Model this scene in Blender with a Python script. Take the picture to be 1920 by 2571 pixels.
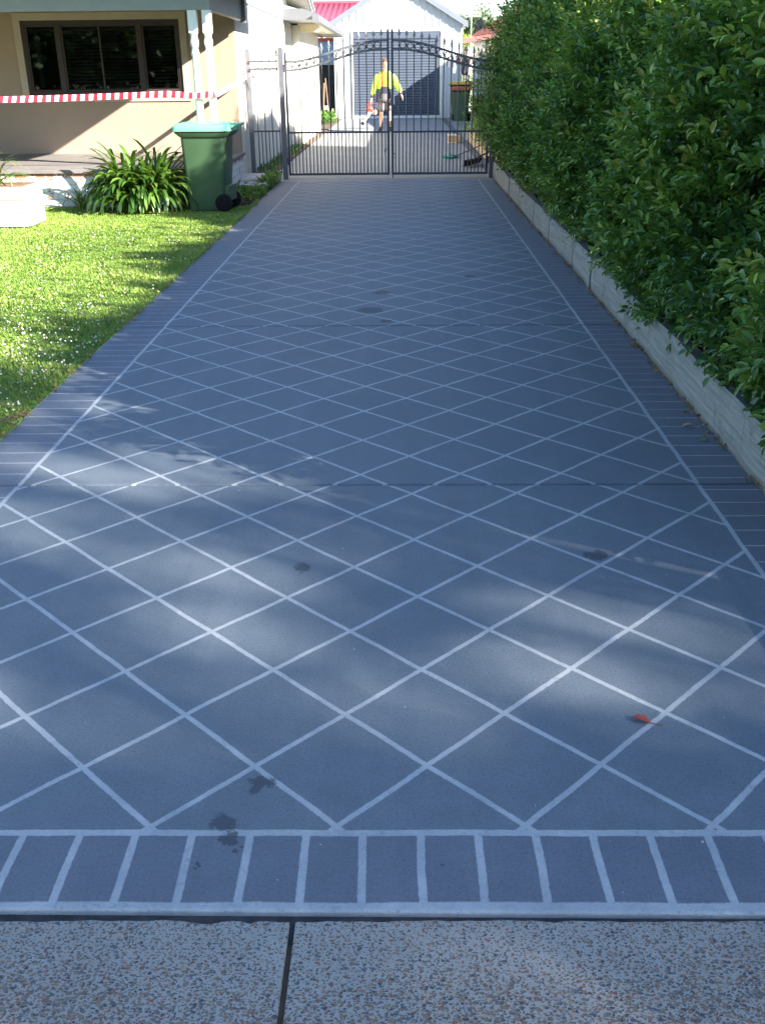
import bpy, bmesh, math, random
import numpy as np
from mathutils import Vector, Matrix
sin, cos, pi, rad = math.sin, math.cos, math.pi, math.radians
random.seed(7); rng = np.random.default_rng(7)
for o in list(bpy.data.objects): bpy.data.objects.remove(o)
scene = bpy.context.scene; COL = scene.collection

# ------------------------------------------------------------------ camera
FPX, PITCH, YAW, ROLL, CH = 2456.7, .4231, .0209, -.0102, 1.55
fw = Vector((-sin(YAW)*cos(PITCH), cos(YAW)*cos(PITCH), -sin(PITCH)))
rt = Vector((cos(YAW), sin(YAW), 0)); up = rt.cross(fw)
r2 = cos(ROLL)*rt + sin(ROLL)*up; u2 = -sin(ROLL)*rt + cos(ROLL)*up
cd = bpy.data.cameras.new('camera'); cam = bpy.data.objects.new('camera', cd); COL.objects.link(cam)
M = Matrix((r2, u2, -fw)).transposed().to_4x4(); M.translation = (0, 0, CH); cam.matrix_world = M
cd.sensor_fit = 'VERTICAL'; cd.sensor_height = 24; cd.lens = 24*FPX/2571
cd.clip_start = .05; cd.clip_end = 2000; scene.camera = cam

# ------------------------------------------------------------------ light
SUN_EL = rad(26.8); SX, SY = .88, -.476           # horizontal direction towards the sun
w = bpy.data.worlds.new("World"); scene.world = w; w.use_nodes = True
nt = w.node_tree; bg = nt.nodes['Background']; sk = nt.nodes.new('ShaderNodeTexSky')
sk.sky_type = 'NISHITA'; sk.sun_disc = False; sk.sun_elevation = SUN_EL; sk.sun_rotation = math.atan2(SX, SY)
sk.air_density = 1.0; sk.dust_density = .4; sk.ozone_density = 3.0
nt.links.new(sk.outputs[0], bg.inputs[0]); bg.inputs[1].default_value = .071
sd = bpy.data.lights.new('sun', 'SUN'); sun = bpy.data.objects.new('sun', sd); COL.objects.link(sun)
sd.energy = 5.0; sd.angle = rad(.55); sd.color = (1, .93, .82)
SUNV = Vector((SX*cos(SUN_EL), SY*cos(SUN_EL), sin(SUN_EL)))
sun.rotation_euler = SUNV.to_track_quat('Z', 'Y').to_euler()
scene.view_settings.view_transform = 'Standard'; scene.view_settings.look = 'None'
scene.view_settings.exposure = 2.5; scene.view_settings.gamma = 1

# ------------------------------------------------------------------ helpers
def tag(o, label=None, cat=None, group=None, kind=None):
    if label: o['label'] = label
    if cat: o['category'] = cat
    if group: o['group'] = group
    if kind: o['kind'] = kind
    return o
def empty(name, loc, label, cat, group=None):
    o = bpy.data.objects.new(name, None); COL.objects.link(o); o.location = loc; o.empty_display_size = .1
    return tag(o, label, cat, group)
def rootloc(o):
    while o is not None and o.parent is not None: o = o.parent
    return Vector(o.location) if o is not None else Vector((0, 0, 0))
class MB:
    def __init__(s): s.v = []; s.f = []
    def add(s, vs, fs):
        n = len(s.v); s.v += [tuple(p) for p in vs]; s.f += [tuple(n+i for i in f) for f in fs]; return s
    def box(s, x0, x1, y0, y1, z0, z1):
        return s.add([(x, y, z) for z in (z0, z1) for y in (y0, y1) for x in (x0, x1)],
            [(0, 2, 3, 1), (4, 5, 7, 6), (0, 1, 5, 4), (2, 6, 7, 3), (0, 4, 6, 2), (1, 3, 7, 5)])
    def obox(s, c, ax, ay, az, hx, hy, hz):
        c, ax, ay, az = map(Vector, (c, ax, ay, az))
        return s.add([c+ax*i*hx+ay*j*hy+az*k*hz for k in (-1, 1) for j in (-1, 1) for i in (-1, 1)],
            [(0, 2, 3, 1), (4, 5, 7, 6), (0, 1, 5, 4), (2, 6, 7, 3), (0, 4, 6, 2), (1, 3, 7, 5)])
    def rbox(s, cx, cy, hx, hy, z0, z1, a):
        return s.obox((cx, cy, (z0+z1)/2), (cos(a), sin(a), 0), (-sin(a), cos(a), 0), (0, 0, 1), hx, hy, (z1-z0)/2)
    def tube(s, pts, rs, n=8, cap=True):
        pts = [Vector(p) for p in pts]
        if not hasattr(rs, '__len__'): rs = [rs]*len(pts)
        base = len(s.v); prev = None
        for i, p in enumerate(pts):
            d = (pts[min(i+1, len(pts)-1)]-pts[max(i-1, 0)]).normalized()
            if prev is None: prev = d.orthogonal().normalized()
            a = (prev-d*prev.dot(d))
            a = a.normalized() if a.length > 1e-6 else d.orthogonal().normalized()
            prev = a; b = d.cross(a)
            for k in range(n):
                t = 2*pi*k/n; s.v.append(tuple(p+(a*cos(t)+b*sin(t))*rs[i]))
        for i in range(len(pts)-1):
            for k in range(n):
                s.f.append((base+i*n+k, base+i*n+(k+1) % n, base+(i+1)*n+(k+1) % n, base+(i+1)*n+k))
        if cap:
            s.f.append(tuple(base+k for k in reversed(range(n)))); e = base+(len(pts)-1)*n
            s.f.append(tuple(e+k for k in range(n)))
        return s
    def lathe(s, prof, c=(0, 0, 0), n=20):
        return s.tube([(c[0], c[1], c[2]+z) for r, z in prof], [max(r, .0005) for r, z in prof], n)
    def ring(s, c, R, r, n=18, m=6, ax='Y'):
        base = len(s.v)
        for i in range(n):
            t = 2*pi*i/n
            for j in range(m):
                q = 2*pi*j/m; d = R+r*cos(q)
                p = (d*cos(t), r*sin(q), d*sin(t)) if ax == 'Y' else (r*sin(q), d*cos(t), d*sin(t)) if ax == 'X' else (d*cos(t), d*sin(t), r*sin(q))
                s.v.append((c[0]+p[0], c[1]+p[1], c[2]+p[2]))
        for i in range(n):
            for j in range(m):
                s.f.append((base+i*m+j, base+i*m+(j+1) % m, base+((i+1) % n)*m+(j+1) % m, base+((i+1) % n)*m+j))
        return s
    def prism(s, poly, a0, a1, axis='Y'):
        n = len(poly)
        def P(u, v, a): return (u, a, v) if axis == 'Y' else (a, u, v) if axis == 'X' else (u, v, a)
        return s.add([P(u, v, a0) for u, v in poly]+[P(u, v, a1) for u, v in poly],
            [tuple(range(n))[::-1], tuple(range(n, 2*n))]+[(i, (i+1) % n, n+(i+1) % n, n+i) for i in range(n)])
    def strip(s, pts, widths, side, fold=0.0, nrm=(0, 0, 1)):
        """leaf blade: three verts across, folded along the midrib"""
        base = len(s.v); side = Vector(side); nrm = Vector(nrm)
        for p, wd in zip(pts, widths):
            p = Vector(p); s.v += [tuple(p-side*wd+nrm*wd*fold), tuple(p), tuple(p+side*wd+nrm*wd*fold)]
        for i in range(len(pts)-1):
            b = base+3*i; s.f += [(b, b+1, b+4, b+3), (b+1, b+2, b+5, b+4)]
        return s
    def build(s, name, m, parent=None, smooth=False, bevel=0, seg=2, fix=True):
        off = rootloc(parent); me = bpy.data.meshes.new(name)
        me.from_pydata([(x-off.x, y-off.y, z-off.z) for x, y, z in s.v], [], s.f)
        if fix:
            bm = bmesh.new(); bm.from_mesh(me); bmesh.ops.recalc_face_normals(bm, faces=bm.faces); bm.to_mesh(me); bm.free()
        if m: me.materials.append(m)
        if smooth or bevel:
            me.shade_smooth(); me.set_sharp_from_angle(angle=rad(38))
        o = bpy.data.objects.new(name, me); COL.objects.link(o); o.parent = parent
        if bevel:
            b = o.modifiers.new('bevel', 'BEVEL'); b.width = bevel; b.segments = seg; b.limit_method = 'ANGLE'; b.angle_limit = rad(40); b.harden_normals = True
        return o
def np_mesh(name, V, Fq, m, parent=None, attr=None, off=(0, 0, 0), k=4):
    """fast mesh from arrays; faces all with k corners"""
    V = np.asarray(V, np.float32)-np.array(off, np.float32); Fq = np.asarray(Fq, np.int32)
    me = bpy.data.meshes.new(name); me.vertices.add(len(V)); me.vertices.foreach_set('co', V.ravel())
    me.loops.add(Fq.size); me.loops.foreach_set('vertex_index', Fq.ravel())
    me.polygons.add(len(Fq)); me.polygons.foreach_set('loop_start', np.arange(0, Fq.size, k, dtype=np.int32))
    if attr is not None:
        a = me.attributes.new('tone', 'FLOAT', 'FACE'); a.data.foreach_set('value', np.asarray(attr, np.float32))
    me.update(calc_edges=True); me.materials.append(m)
    o = bpy.data.objects.new(name, me); COL.objects.link(o); o.parent = parent
    return o

# node expression helper
class N:
    def __init__(s, nt): s.t = nt
    def new(s, ty, **k):
        n = s.t.nodes.new(ty)
        for a, b in k.items(): setattr(n, a, b)
        return n
    def link(s, a, b): s.t.links.new(a, b)
    def put(s, sock, v):
        if isinstance(v, (int, float)): sock.default_value = v
        elif isinstance(v, (tuple, list)): sock.default_value = tuple(v)+((1,) if len(v) == 3 and sock.type == 'RGBA' else ())
        else: s.link(v, sock)
    def m(s, op, a, b=0.0, c=0.0, clamp=False):
        n = s.new('ShaderNodeMath', operation=op, use_clamp=clamp)
        s.put(n.inputs[0], a); s.put(n.inputs[1], b); s.put(n.inputs[2], c); return n.outputs[0]
    def vm(s, op, a, b=None, sc=None):
        n = s.new('ShaderNodeVectorMath', operation=op); s.put(n.inputs[0], a)
        if b is not None: s.put(n.inputs[1], b)
        if sc is not None: s.put(n.inputs['Scale'], sc)
        return n.outputs[0]
    def mix(s, f, a, b, mode='MIX'):
        n = s.new('ShaderNodeMix', data_type='RGBA', blend_type=mode)
        s.put(n.inputs[0], f); s.put(n.inputs[6], a); s.put(n.inputs[7], b); return n.outputs[2]
    def noise(s, vec, scale, detail=3, rough=.6, dist=0, col=False):
        n = s.new('ShaderNodeTexNoise'); s.put(n.inputs['Scale'], scale); s.put(n.inputs['Detail'], detail)
        s.put(n.inputs['Roughness'], rough); s.put(n.inputs['Distortion'], dist)
        if vec is not None: s.link(vec, n.inputs['Vector'])
        return n.outputs[1 if col else 0]
    def step(s, a, lo, hi):   # smooth map lo..hi -> 0..1
        n = s.new('ShaderNodeMapRange', interpolation_type='SMOOTHSTEP'); s.put(n.inputs[0], a)
        s.put(n.inputs[1], lo); s.put(n.inputs[2], hi); return n.outputs[0]
    def ramp(s, f, stops, interp='LINEAR'):
        n = s.new('ShaderNodeValToRGB'); r = n.color_ramp; r.interpolation = interp
        while len(r.elements) < len(stops): r.elements.new(.5)
        for e, (p, c) in zip(r.elements, stops): e.position = p; e.color = tuple(c)+(1,)
        s.put(n.inputs[0], f); return n.outputs[0]
def newmat(name):
    m = bpy.data.materials.new(name); m.use_nodes = True; nt = m.node_tree
    n = N(nt); b = nt.nodes['Principled BSDF']; tc = n.new('ShaderNodeTexCoord')
    geo = n.new('ShaderNodeNewGeometry')
    return m, n, b, geo.outputs['Position']
def bump(n, b, h, strength=.3, dist=.01):
    u = n.new('ShaderNodeBump'); u.inputs['Strength'].default_value = strength; u.inputs['Distance'].default_value = dist
    n.link(h, u.inputs['Height']); n.link(u.outputs[0], b.inputs['Normal'])
def mat(name, col, rough=.6, var=.15, scale=6, bmp=0., bscale=80, metal=0, dirt=None, spec=None):
    m, n, b, P = newmat(name)
    f = n.noise(P, scale, 5, .65)
    lo = tuple(c*(1-var) for c in col); hi = tuple(min(1, c*(1+var)) for c in col)
    c = n.mix(n.step(f, .3, .7), lo, hi)
    if dirt:
        g = n.step(n.noise(P, scale*2.3, 6, .75), .56, .74); c = n.mix(n.m('MULTIPLY', g, .7), c, dirt)
    n.link(c, b.inputs['Base Color']); n.put(b.inputs['Roughness'], n.m('MULTIPLY_ADD', f, .2, rough-.1))
    b.inputs['Metallic'].default_value = metal
    if spec is not None: b.inputs['Specular IOR Level'].default_value = spec
    if bmp: bump(n, b, n.noise(P, bscale, 4), bmp, .01)
    return m
def leafmat(name, stops, rough=.45, trans=.35, tcol=(.25, .4, .03), spec=.5):
    m, n, b, P = newmat(name)
    at = n.new('ShaderNodeAttribute', attribute_name='tone')
    c = n.ramp(at.outputs['Fac'], stops)
    n.link(c, b.inputs['Base Color']); b.inputs['Roughness'].default_value = rough; b.inputs['Specular IOR Level'].default_value = spec
    t = n.new('ShaderNodeBsdfTranslucent'); n.link(n.mix(.6, c, tcol), t.inputs[0])
    mx = n.new('ShaderNodeMixShader'); mx.inputs[0].default_value = trans
    n.link(b.outputs[0], mx.inputs[1]); n.link(t.outputs[0], mx.inputs[2])
    n.link(mx.outputs[0], n.t.nodes['Material Output'].inputs[0]); return m

# ------------------------------------------------------------------ ground materials
def make_drive_mat():
    m, n, b, P = newmat('painted_concrete')
    wob = n.vm('SCALE', n.vm('SUBTRACT', n.noise(P, 55, 3, .7, col=True), (.5, .5, .5)), sc=.0055)
    wob2 = n.vm('SCALE', n.vm('SUBTRACT', n.noise(P, 4, 2, .5, col=True), (.5, .5, .5)), sc=.012)
    Q = n.vm('ADD', n.vm('ADD', P, wob), wob2)
    sp = n.new('ShaderNodeSeparateXYZ'); n.link(Q, sp.inputs[0]); x, y = sp.outputs[0], sp.outputs[1]
    d = 1.55/3.67; a = .0135; ox, oy = .0669, 1.7192
    dx = n.m('SUBTRACT', x, ox); dy = n.m('SUBTRACT', y, oy)
    lx = n.m('ADD', n.m('MULTIPLY', dx, cos(a)), n.m('MULTIPLY', dy, sin(a)))
    ly = n.m('SUBTRACT', n.m('MULTIPLY', dy, cos(a)), n.m('MULTIPLY', dx, sin(a)))
    def dist(v, period, off=0.):     # distance to nearest line at v = off + k*period
        f = n.m('FRACT', n.m('ADD', n.m('DIVIDE', n.m('SUBTRACT', v, off), period), 100.5))
        return n.m('MULTIPLY', n.m('ABSOLUTE', n.m('SUBTRACT', f, .5)), period)
    s2 = math.sqrt(2)
    da = dist(n.m('ADD', lx, ly), d, d/2); db = dist(n.m('SUBTRACT', lx, ly), d, d/2)
    dd = n.m('DIVIDE', n.m('MINIMUM', da, db), s2)
    def band(v, hw): return n.m('SUBTRACT', 1, n.step(v, hw-.0018, hw+.0018))
    yl = n.m('MULTIPLY_ADD', x, -.007, y)
    inner = n.m('MULTIPLY', n.m('MULTIPLY', n.m('GREATER_THAN', x, -1.58), n.m('LESS_THAN', x, 1.211)), n.m('GREATER_THAN', yl, 1.697))
    L = n.m('MULTIPLY', band(dd, .0074), inner)
    front = n.m('LESS_THAN', yl, 1.697); side = n.m('SUBTRACT', 1, n.m('MAXIMUM', inner, front))
    xs = n.m('MULTIPLY_ADD', n.m('SUBTRACT', y, 1.697), .009, x)
    ft = n.m('MULTIPLY', band(dist(xs, .1268, .042), .0088), front)
    lt = n.m('MULTIPLY', band(dist(y, .1268, 4.097), .0033), n.m('MULTIPLY', side, n.m('LESS_THAN', x, -1)))
    rt_ = n.m('MULTIPLY', band(dist(y, .1278, 3.785), .0033), n.m('MULTIPLY', side, n.m('GREATER_THAN', x, 1)))
    e1 = n.m('MULTIPLY', n.m('MAXIMUM', band(n.m('ABSOLUTE', n.m('SUBTRACT', x, -1.58)), .0092), band(n.m('ABSOLUTE', n.m('SUBTRACT', x, 1.211)), .0092)), n.m('SUBTRACT', 1, front))
    e2 = band(n.m('ABSOLUTE', n.m('SUBTRACT', yl, 1.697)), .0095)
    e3 = n.m('SUBTRACT', 1, n.step(yl, 1.494, 1.500))
    e4 = n.m('GREATER_THAN', yl, 16.05)
    e5 = n.m('LESS_THAN', x, -1.862)
    mask = L
    for q in (ft, lt, rt_, e1, e2, e3, e4, e5): mask = n.m('MAXIMUM', mask, q)
    worn = n.step(n.noise(P, 1.3, 4, .7), .2, .55)
    worn = n.m('MULTIPLY', n.m('MULTIPLY_ADD', worn, .35, .65), n.m('MULTIPLY_ADD', n.step(n.noise(P, 38, 4, .8), .34, .46), .28, .72))
    speck = n.step(n.noise(P, 420, 3, .7), .35, .5)
    mask = n.m('MULTIPLY', mask, n.m('MULTIPLY', worn, n.m('MULTIPLY_ADD', speck, .3, .7)))
    big = n.noise(P, .9, 4, .6); mid = n.noise(P, 7, 5, .7); fine = n.noise(P, 260, 3, .8)
    c1 = n.mix(n.step(big, .3, .7), (.108, .154, .200), (.132, .174, .216))
    bord = n.mix(n.step(big, .3, .7), (.104, .140, .192), (.122, .152, .204))
    c = n.mix(n.m('SUBTRACT', 1, inner), c1, bord)
    c = n.mix(n.step(mid, .25, .8), n.mix(.85, (0, 0, 0), c), n.mix(.08, c, (.4, .4, .4)))
    c = n.mix(n.m('MULTIPLY', n.step(fine, .35, .75), .30), c, (.30, .31, .33))
    grit = n.noise(P, 120, 5, .9); c = n.mix(n.m('MULTIPLY', n.step(grit, .50, .66), .55), c, (.055, .065, .085)); c = n.mix(n.m('MULTIPLY', n.step(grit, .46, .30), .28), c, (.28, .29, .31))
    pits = n.step(n.noise(P, 190, 3, .7), .60, .70)
    c = n.mix(n.m('MULTIPLY', pits, .65), c, (.05, .055, .07))
    lc = n.mix(n.step(mid, .3, .7), (.36, .40, .44), (.50, .52, .54)); lc = n.mix(n.m('MULTIPLY', n.step(grit, .5, .7), .4), lc, (.2, .22, .24))
    c = n.mix(mask, c, lc)
    tyre = n.noise(n.vm('MULTIPLY', P, (3.2, .16, 1)), 1.5, 5, .65); c = n.mix(n.m('MULTIPLY', n.step(tyre, .52, .72), .22), c, (.07, .085, .11)); c = n.mix(n.m('MULTIPLY', n.step(tyre, .46, .30), .12), c, (.32, .33, .35))
    # drips and oil marks
    st = None
    Pn = n.vm('ADD', P, n.vm('SCALE', n.vm('SUBTRACT', n.noise(P, 22, 4, .7, col=True), (.5, .5, .5)), sc=.10))
    for (sx, sy, r) in ((-.40, 1.725, .030), (-.385, 1.68, .020), (-.335, 1.866, .028), (.677, 3.068, .04), (-.336, 2.982, .032), (-.216, 6.943, .10),
                        (-.145, 7.55, .07), (.564, 8.177, .055), (-.44, 1.60, .010), (.092, 1.606, .006), (-.1, 6.6, .04), (-.36, 1.64, .012)):
        v = n.vm('DISTANCE', n.vm('MULTIPLY', Pn, (1, 1, 0)), (sx, sy, 0))
        v = v.node.outputs['Value']; q = n.m('SUBTRACT', 1, n.step(v, r*.75, r*1.15)); st = q if st is None else n.m('MAXIMUM', st, q)
    c = n.mix(n.m('MULTIPLY', st, .8), c, (.035, .045, .065))
    chips = n.step(n.noise(P, 60, 2, .4), .785, .80)
    c = n.mix(n.m('MULTIPLY', chips, .8), c, (.6, .62, .65))
    rust = n.step(n.noise(P, 2.2, 5, .75), .62, .76); c = n.mix(n.m('MULTIPLY', rust, .18), c, (.20, .16, .13))
    n.link(c, b.inputs['Base Color']); n.put(b.inputs['Roughness'], n.m('MULTIPLY_ADD', mid, .25, .5))
    h = n.m('ADD', n.m('MULTIPLY', fine, .6), n.m('ADD', n.m('MULTIPLY', pits, -.8), n.m('MULTIPLY', n.noise(P, 110, 4, .8), 1.0)))
    bump(n, b, h, .85, .0045); return m
def make_aggregate():
    m, n, b, P = newmat('exposed_aggregate')
    Q = n.vm('ADD', P, n.vm('SCALE', n.vm('SUBTRACT', n.noise(P, 90, 2, .6, col=True), (.5, .5, .5)), sc=.008))
    Q = n.vm('MULTIPLY', Q, (.78, 1.1, 1))
    dens = n.step(n.noise(P, 2.4, 4, .6), .3, .75)
    sp = n.new('ShaderNodeSeparateXYZ'); n.link(P, sp.inputs[0])
    near = n.step(sp.outputs[1], 1.42, 1.22)
    dens = n.m('MULTIPLY_ADD', dens, .45, n.m('MULTIPLY', near, .5))
    cem = n.mix(n.noise(P, 12, 5, .7), (.27, .26, .24), (.39, .375, .345))
    cem = n.mix(n.m('MULTIPLY', n.step(n.noise(P, 500, 3, .8), .45, .7), .3), cem, (.16, .16, .16))
    c = cem; hh = None
    for sc, base, gain in ((78, .10, .17), (118, .15, .20), (185, .20, .18)):
        v = n.new('ShaderNodeTexVoronoi', voronoi_dimensions='2D'); v.inputs['Scale'].default_value = sc; n.link(n.vm('ADD', Q, (sc*.37, sc*.11, 0)), v.inputs['Vector'])
        s3 = n.new('ShaderNodeSeparateXYZ'); n.link(v.outputs['Color'], s3.inputs[0])
        thr = n.m('ADD', n.m('MULTIPLY_ADD', dens, gain, base), n.m('MULTIPLY', n.m('SUBTRACT', s3.outputs[1], .5), .34))
        k = n.m('SUBTRACT', 1, n.step(n.m('SUBTRACT', v.outputs['Distance'], thr), -.03, .03))
        col = n.ramp(s3.outputs[0], [(0, (.045, .05, .06)), (.12, (.09, .095, .10)), (.28, (.17, .12, .08)), (.45, (.23, .14, .085)), (.55, (.19, .165, .13)),
            (.66, (.11, .12, .12)), (.75, (.26, .15, .10)), (.85, (.30, .27, .21)), (.95, (.22, .075, .05)), (1, (.55, .53, .48))], 'CONSTANT')
        c = n.mix(k, c, col); hh = k if hh is None else n.m('MAXIMUM', hh, k)
    grime = n.step(n.noise(P, 1.7, 5, .7), .45, .75)
    c = n.mix(n.m('MULTIPLY', grime, .3), c, (.09, .085, .08))
    n.link(c, b.inputs['Base Color']); b.inputs['Roughness'].default_value = .62
    bump(n, b, n.m('ADD', hh, n.noise(P, 300, 3)), .5, .003); return m

M_drive = make_drive_mat(); M_agg = make_aggregate()
M_soil = mat('garden_soil', (.10, .07, .05), .95, .5, 9, .8, 60)
M_conc = mat('plain_concrete', (.23, .235, .24), .8, .12, 1.5, .2, 120, dirt=(.25, .24, .22))
M_concL = mat('pale_concrete', (.42, .42, .40), .8, .12, 3, .25, 150, dirt=(.3, .29, .26))
M_dkkerb = mat('dark_painted_kerb', (.07, .075, .09), .7, .2, 4)
m, n, b, P = newmat('lawn_soil'); g = n.noise(P, 3, 6, .7)
n.link(n.ramp(g, [(.3, (.08, .12, .03)), (.5, (.13, .18, .045)), (.7, (.22, .22, .09))]), b.inputs['Base Color']); b.inputs['Roughness'].default_value = .95
bump(n, b, n.noise(P, 60, 5), 1, .02); M_lawn = m

# ------------------------------------------------------------------ setting: ground sheets
g_ = MB().add([(-300, -60, -.06), (300, -60, -.06), (300, 500, -.06), (-300, 500, -.06)], [(0, 1, 2, 3)]).build('ground', M_lawn); tag(g_, kind='structure')
# lawn: undulating sheet left of the drive
V = []; F = []; nx, ny = 60, 90
for j in range(ny+1):
    for i in range(nx+1):
        x = -9+(9-1.878)*i/nx; y = 1.52+(13.0-1.52)*j/ny
        V.append((x, y, -.022+.012*sin(x*2.3+1)*sin(y*1.7)+.006*sin(x*7+y*5)))
for j in range(ny):
    for i in range(nx): a = j*(nx+1)+i; F.append((a, a+1, a+nx+2, a+nx+1))
o = MB().add(V, F).build('lawn', M_lawn, smooth=True); tag(o, kind='structure')
mb = MB()
for y0, y1 in ((1.474, 3.711), (3.723, 6.472), (6.486, 16.12)): mb.box(-1.872, 1.46, y0, y1, -.12, 0)
o = mb.build('driveway', M_drive, bevel=.007, seg=3); tag(o, kind='structure')
mb = MB()
xs_ = -.219
def slab(xa, xb):
    # wavy chipped back edge at the joint to the drive
    nseg = 240; vs = []; fs = []
    for i in range(nseg+1):
        x = xa+(xb-xa)*i/nseg
        yb = 1.457+.008*x+.0015*sin(x*9)+.001*sin(x*37)+.0012*sin(x*91+2)
        for cx, wd, dp in ((-.40, .035, .007), (-.305, .010, .007), (.3, .02, .002)):
            yb -= dp*math.exp(-((x-cx)/wd)**4)
        vs += [(x, -4, -.1), (x, -4, -.004), (x, yb-.004, -.004), (x, yb, -.010), (x, yb+.002, -.1)]
    for i in range(nseg):
        a = 5*i; c_ = a+5
        for k in range(4): fs.append((a+k, c_+k, c_+k+1, a+k+1))
    fs += [(0, 1, 2, 3, 4), tuple(5*nseg+k for k in (4, 3, 2, 1, 0))]
    mb.add(vs, fs)
slab(-5, xs_-.0055); slab(xs_+.0055, 5)
o = mb.build('footpath', M_agg, bevel=.003); tag(o, kind='structure')
o = MB().box(-5, 5, 1.40, 1.50, -.10, -.016).build('expansion_joint', mat('joint_filler', (.05, .05, .055), .9, .4, 30, .6, 200)); tag(o, kind='structure')
o = MB().box(-.235, -.203, -4, 1.40, -.09, -.014).build('joint_dirt', M_soil); tag(o, kind='structure')
o = MB().box(-2.10, 1.44, 16.13, 37.95, -.1, -.004).build('rear_drive', M_conc, bevel=.004); tag(o, kind='structure')
o = MB().box(-3.2, -2.104, 24, 37.95, -.08, .02).build('garden_bed', M_soil); tag(o, kind='structure')
o = MB().box(-2.41, -2.104, 13.5, 24, -.08, .012).build('side_bed', M_soil); tag(o, kind='structure')
o = MB().box(-2.39, -1.876, 13.45, 16.1, -.08, -.005).build('bed_by_step', M_soil); tag(o, kind='structure')
o = MB().box(1.444, 1.60, 16.6, 37.9, -.08, .004).build('kerb_strip', M_dkkerb, bevel=.004); tag(o, kind='structure')
o = MB().box(1.604, 6, 25.5, 45, -.08, .01).build('side_yard', M_conc); tag(o, kind='structure')
o = MB().box(1.62, 3.9, 1.0, 25.45, -.08, .24).build('raised_garden_bed', M_soil); tag(o, kind='structure')

# ------------------------------------------------------------------ grass, clover, flowers
M_grass = leafmat('grass_blade', [(0, (.05, .14, .025)), (.35, (.15, .27, .045)), (.7, (.30, .40, .09)), (.92, (.46, .47, .18)), (1, (.55, .50, .28))], .55, .4, (.3, .45, .05), .3)
def lawn_pts(nn, ymin=3.6, ymax=13.0, near=1.0):
    y = ymin+(ymax-ymin)*rng.random(nn)**near; x = -5.6+(5.6-1.868)*rng.random(nn)
    return x, y
def grass(name, nn, xy, hmin, hmax, label):
    x, y = xy; z = -.022+.012*np.sin(x*2.3+1)*np.sin(y*1.7)
    tuft = .5+.5*np.sin(x*3.1+np.sin(y*2.2)*2)*np.sin(y*2.7+1.3)
    h = (hmin+(hmax-hmin)*rng.random(nn))*(.6+.6*tuft); az = rng.random(nn)*2*pi; ln = (.2+.9*rng.random(nn))*h
    wd = .0016+.0018*rng.random(nn)+y*.00022
    dx, dy = np.cos(az), np.sin(az); sx, sy = -dy, dx
    P0 = np.stack([x, y, z], 1); D = np.stack([dx, dy, 0*dx], 1); S = np.stack([sx, sy, 0*sx], 1); U = np.array([0, 0, 1.])
    a = P0-S*wd[:, None]; b_ = P0+S*wd[:, None]
    mid = P0+D*(ln*.3)[:, None]+U*(h*.62)[:, None]; c = mid-S*(wd*.8)[:, None]; d = mid+S*(wd*.8)[:, None]
    tip = P0+D*ln[:, None]+U*(h*.95)[:, None]; e = tip-S*(wd*.15)[:, None]; f = tip+S*(wd*.15)[:, None]
    Vv = np.stack([a, b_, d, c, f, e], 1).reshape(-1, 3); i = np.arange(nn)*6
    Fq = np.concatenate([np.stack([i, i+1, i+2, i+3], 1), np.stack([i+3, i+2, i+4, i+5], 1)])
    t = np.clip(.25+.35*rng.random(nn)+.22*tuft+(rng.random(nn) > .93)*.35, 0, 1)
    o = np_mesh(name, Vv, Fq, M_grass, attr=np.tile(t, 2)); tag(o, label, 'grass', kind='stuff'); return o
nn = 230000; grass('grass', nn, lawn_pts(nn, near=1.0), .014, .036, 'short green lawn grass left of the driveway')
# soft edge tufts hanging over the drive edge
nn = 9000; xx = -1.868-np.abs(rng.normal(0, .02, nn))+.02*np.maximum(0, np.sin(np.arange(nn)*.37))*(rng.random(nn) < .3); yy = 3.6+(13.6-3.6)*rng.random(nn)
grass('edge_grass', nn, (xx, yy), .025, .05, 'ragged grass fringe along the driveway edge')
nn = 380; xx = .80+.22*rng.random(nn)**.6; yy = 1.462+.012*rng.random(nn)
grass('joint_grass', nn, (xx, yy), .02, .05, 'small tuft of grass growing from the footpath joint')
M_clover = leafmat('clover_leaf', [(0, (.03, .09, .015)), (.6, (.06, .15, .025)), (1, (.12, .22, .05))], .5, .3)
nn = 15000; x, y = lawn_pts(nn, 3.7, 11, 1.2); keep = (np.sin(x*1.9+.5)+np.sin(y*1.3)+rng.random(nn)*1.4) > .7; x = x[keep]; y = y[keep]; nn = len(x)
z = .006+.016*rng.random(nn); r = .005+.005*rng.random(nn); tl = rng.normal(0, .35, (nn, 2))
Vv = []; 
for k in range(6):
    a = 2*pi*k/6; px = r*np.cos(a); py = r*np.sin(a); Vv.append(np.stack([x+px, y+py, z+px*tl[:, 0]+py*tl[:, 1]], 1))
Vv = np.stack(Vv, 1).reshape(-1, 3); i = np.arange(nn)*6
tag(np_mesh('clover', Vv, np.stack([i+k for k in range(6)], 1), M_clover, attr=rng.random(nn), k=6), 'low round clover leaves spread through the lawn', 'clover', kind='stuff')
M_flower = mat('clover_flower', (.70, .64, .60), .8, .15, 90, .5, 400)
nn = 4200; x, y = lawn_pts(nn, 3.9, 11.5, 1.15); pr = np.exp(-((y-5.6)/1.5)**2)+.35*np.exp(-((y-9.5)/1.2)**2)*(x > -3.6)*.7+.06
keep = (rng.random(nn) < pr) & (x < -1.9); x = x[keep]; y = y[keep]; nn = len(x)
ph = (1+5**.5)/2; ico = np.array([(-1, ph, 0), (1, ph, 0), (-1, -ph, 0), (1, -ph, 0), (0, -1, ph), (0, 1, ph), (0, -1, -ph), (0, 1, -ph), (ph, 0, -1), (ph, 0, 1), (-ph, 0, -1), (-ph, 0, 1)])/1.9
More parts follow.
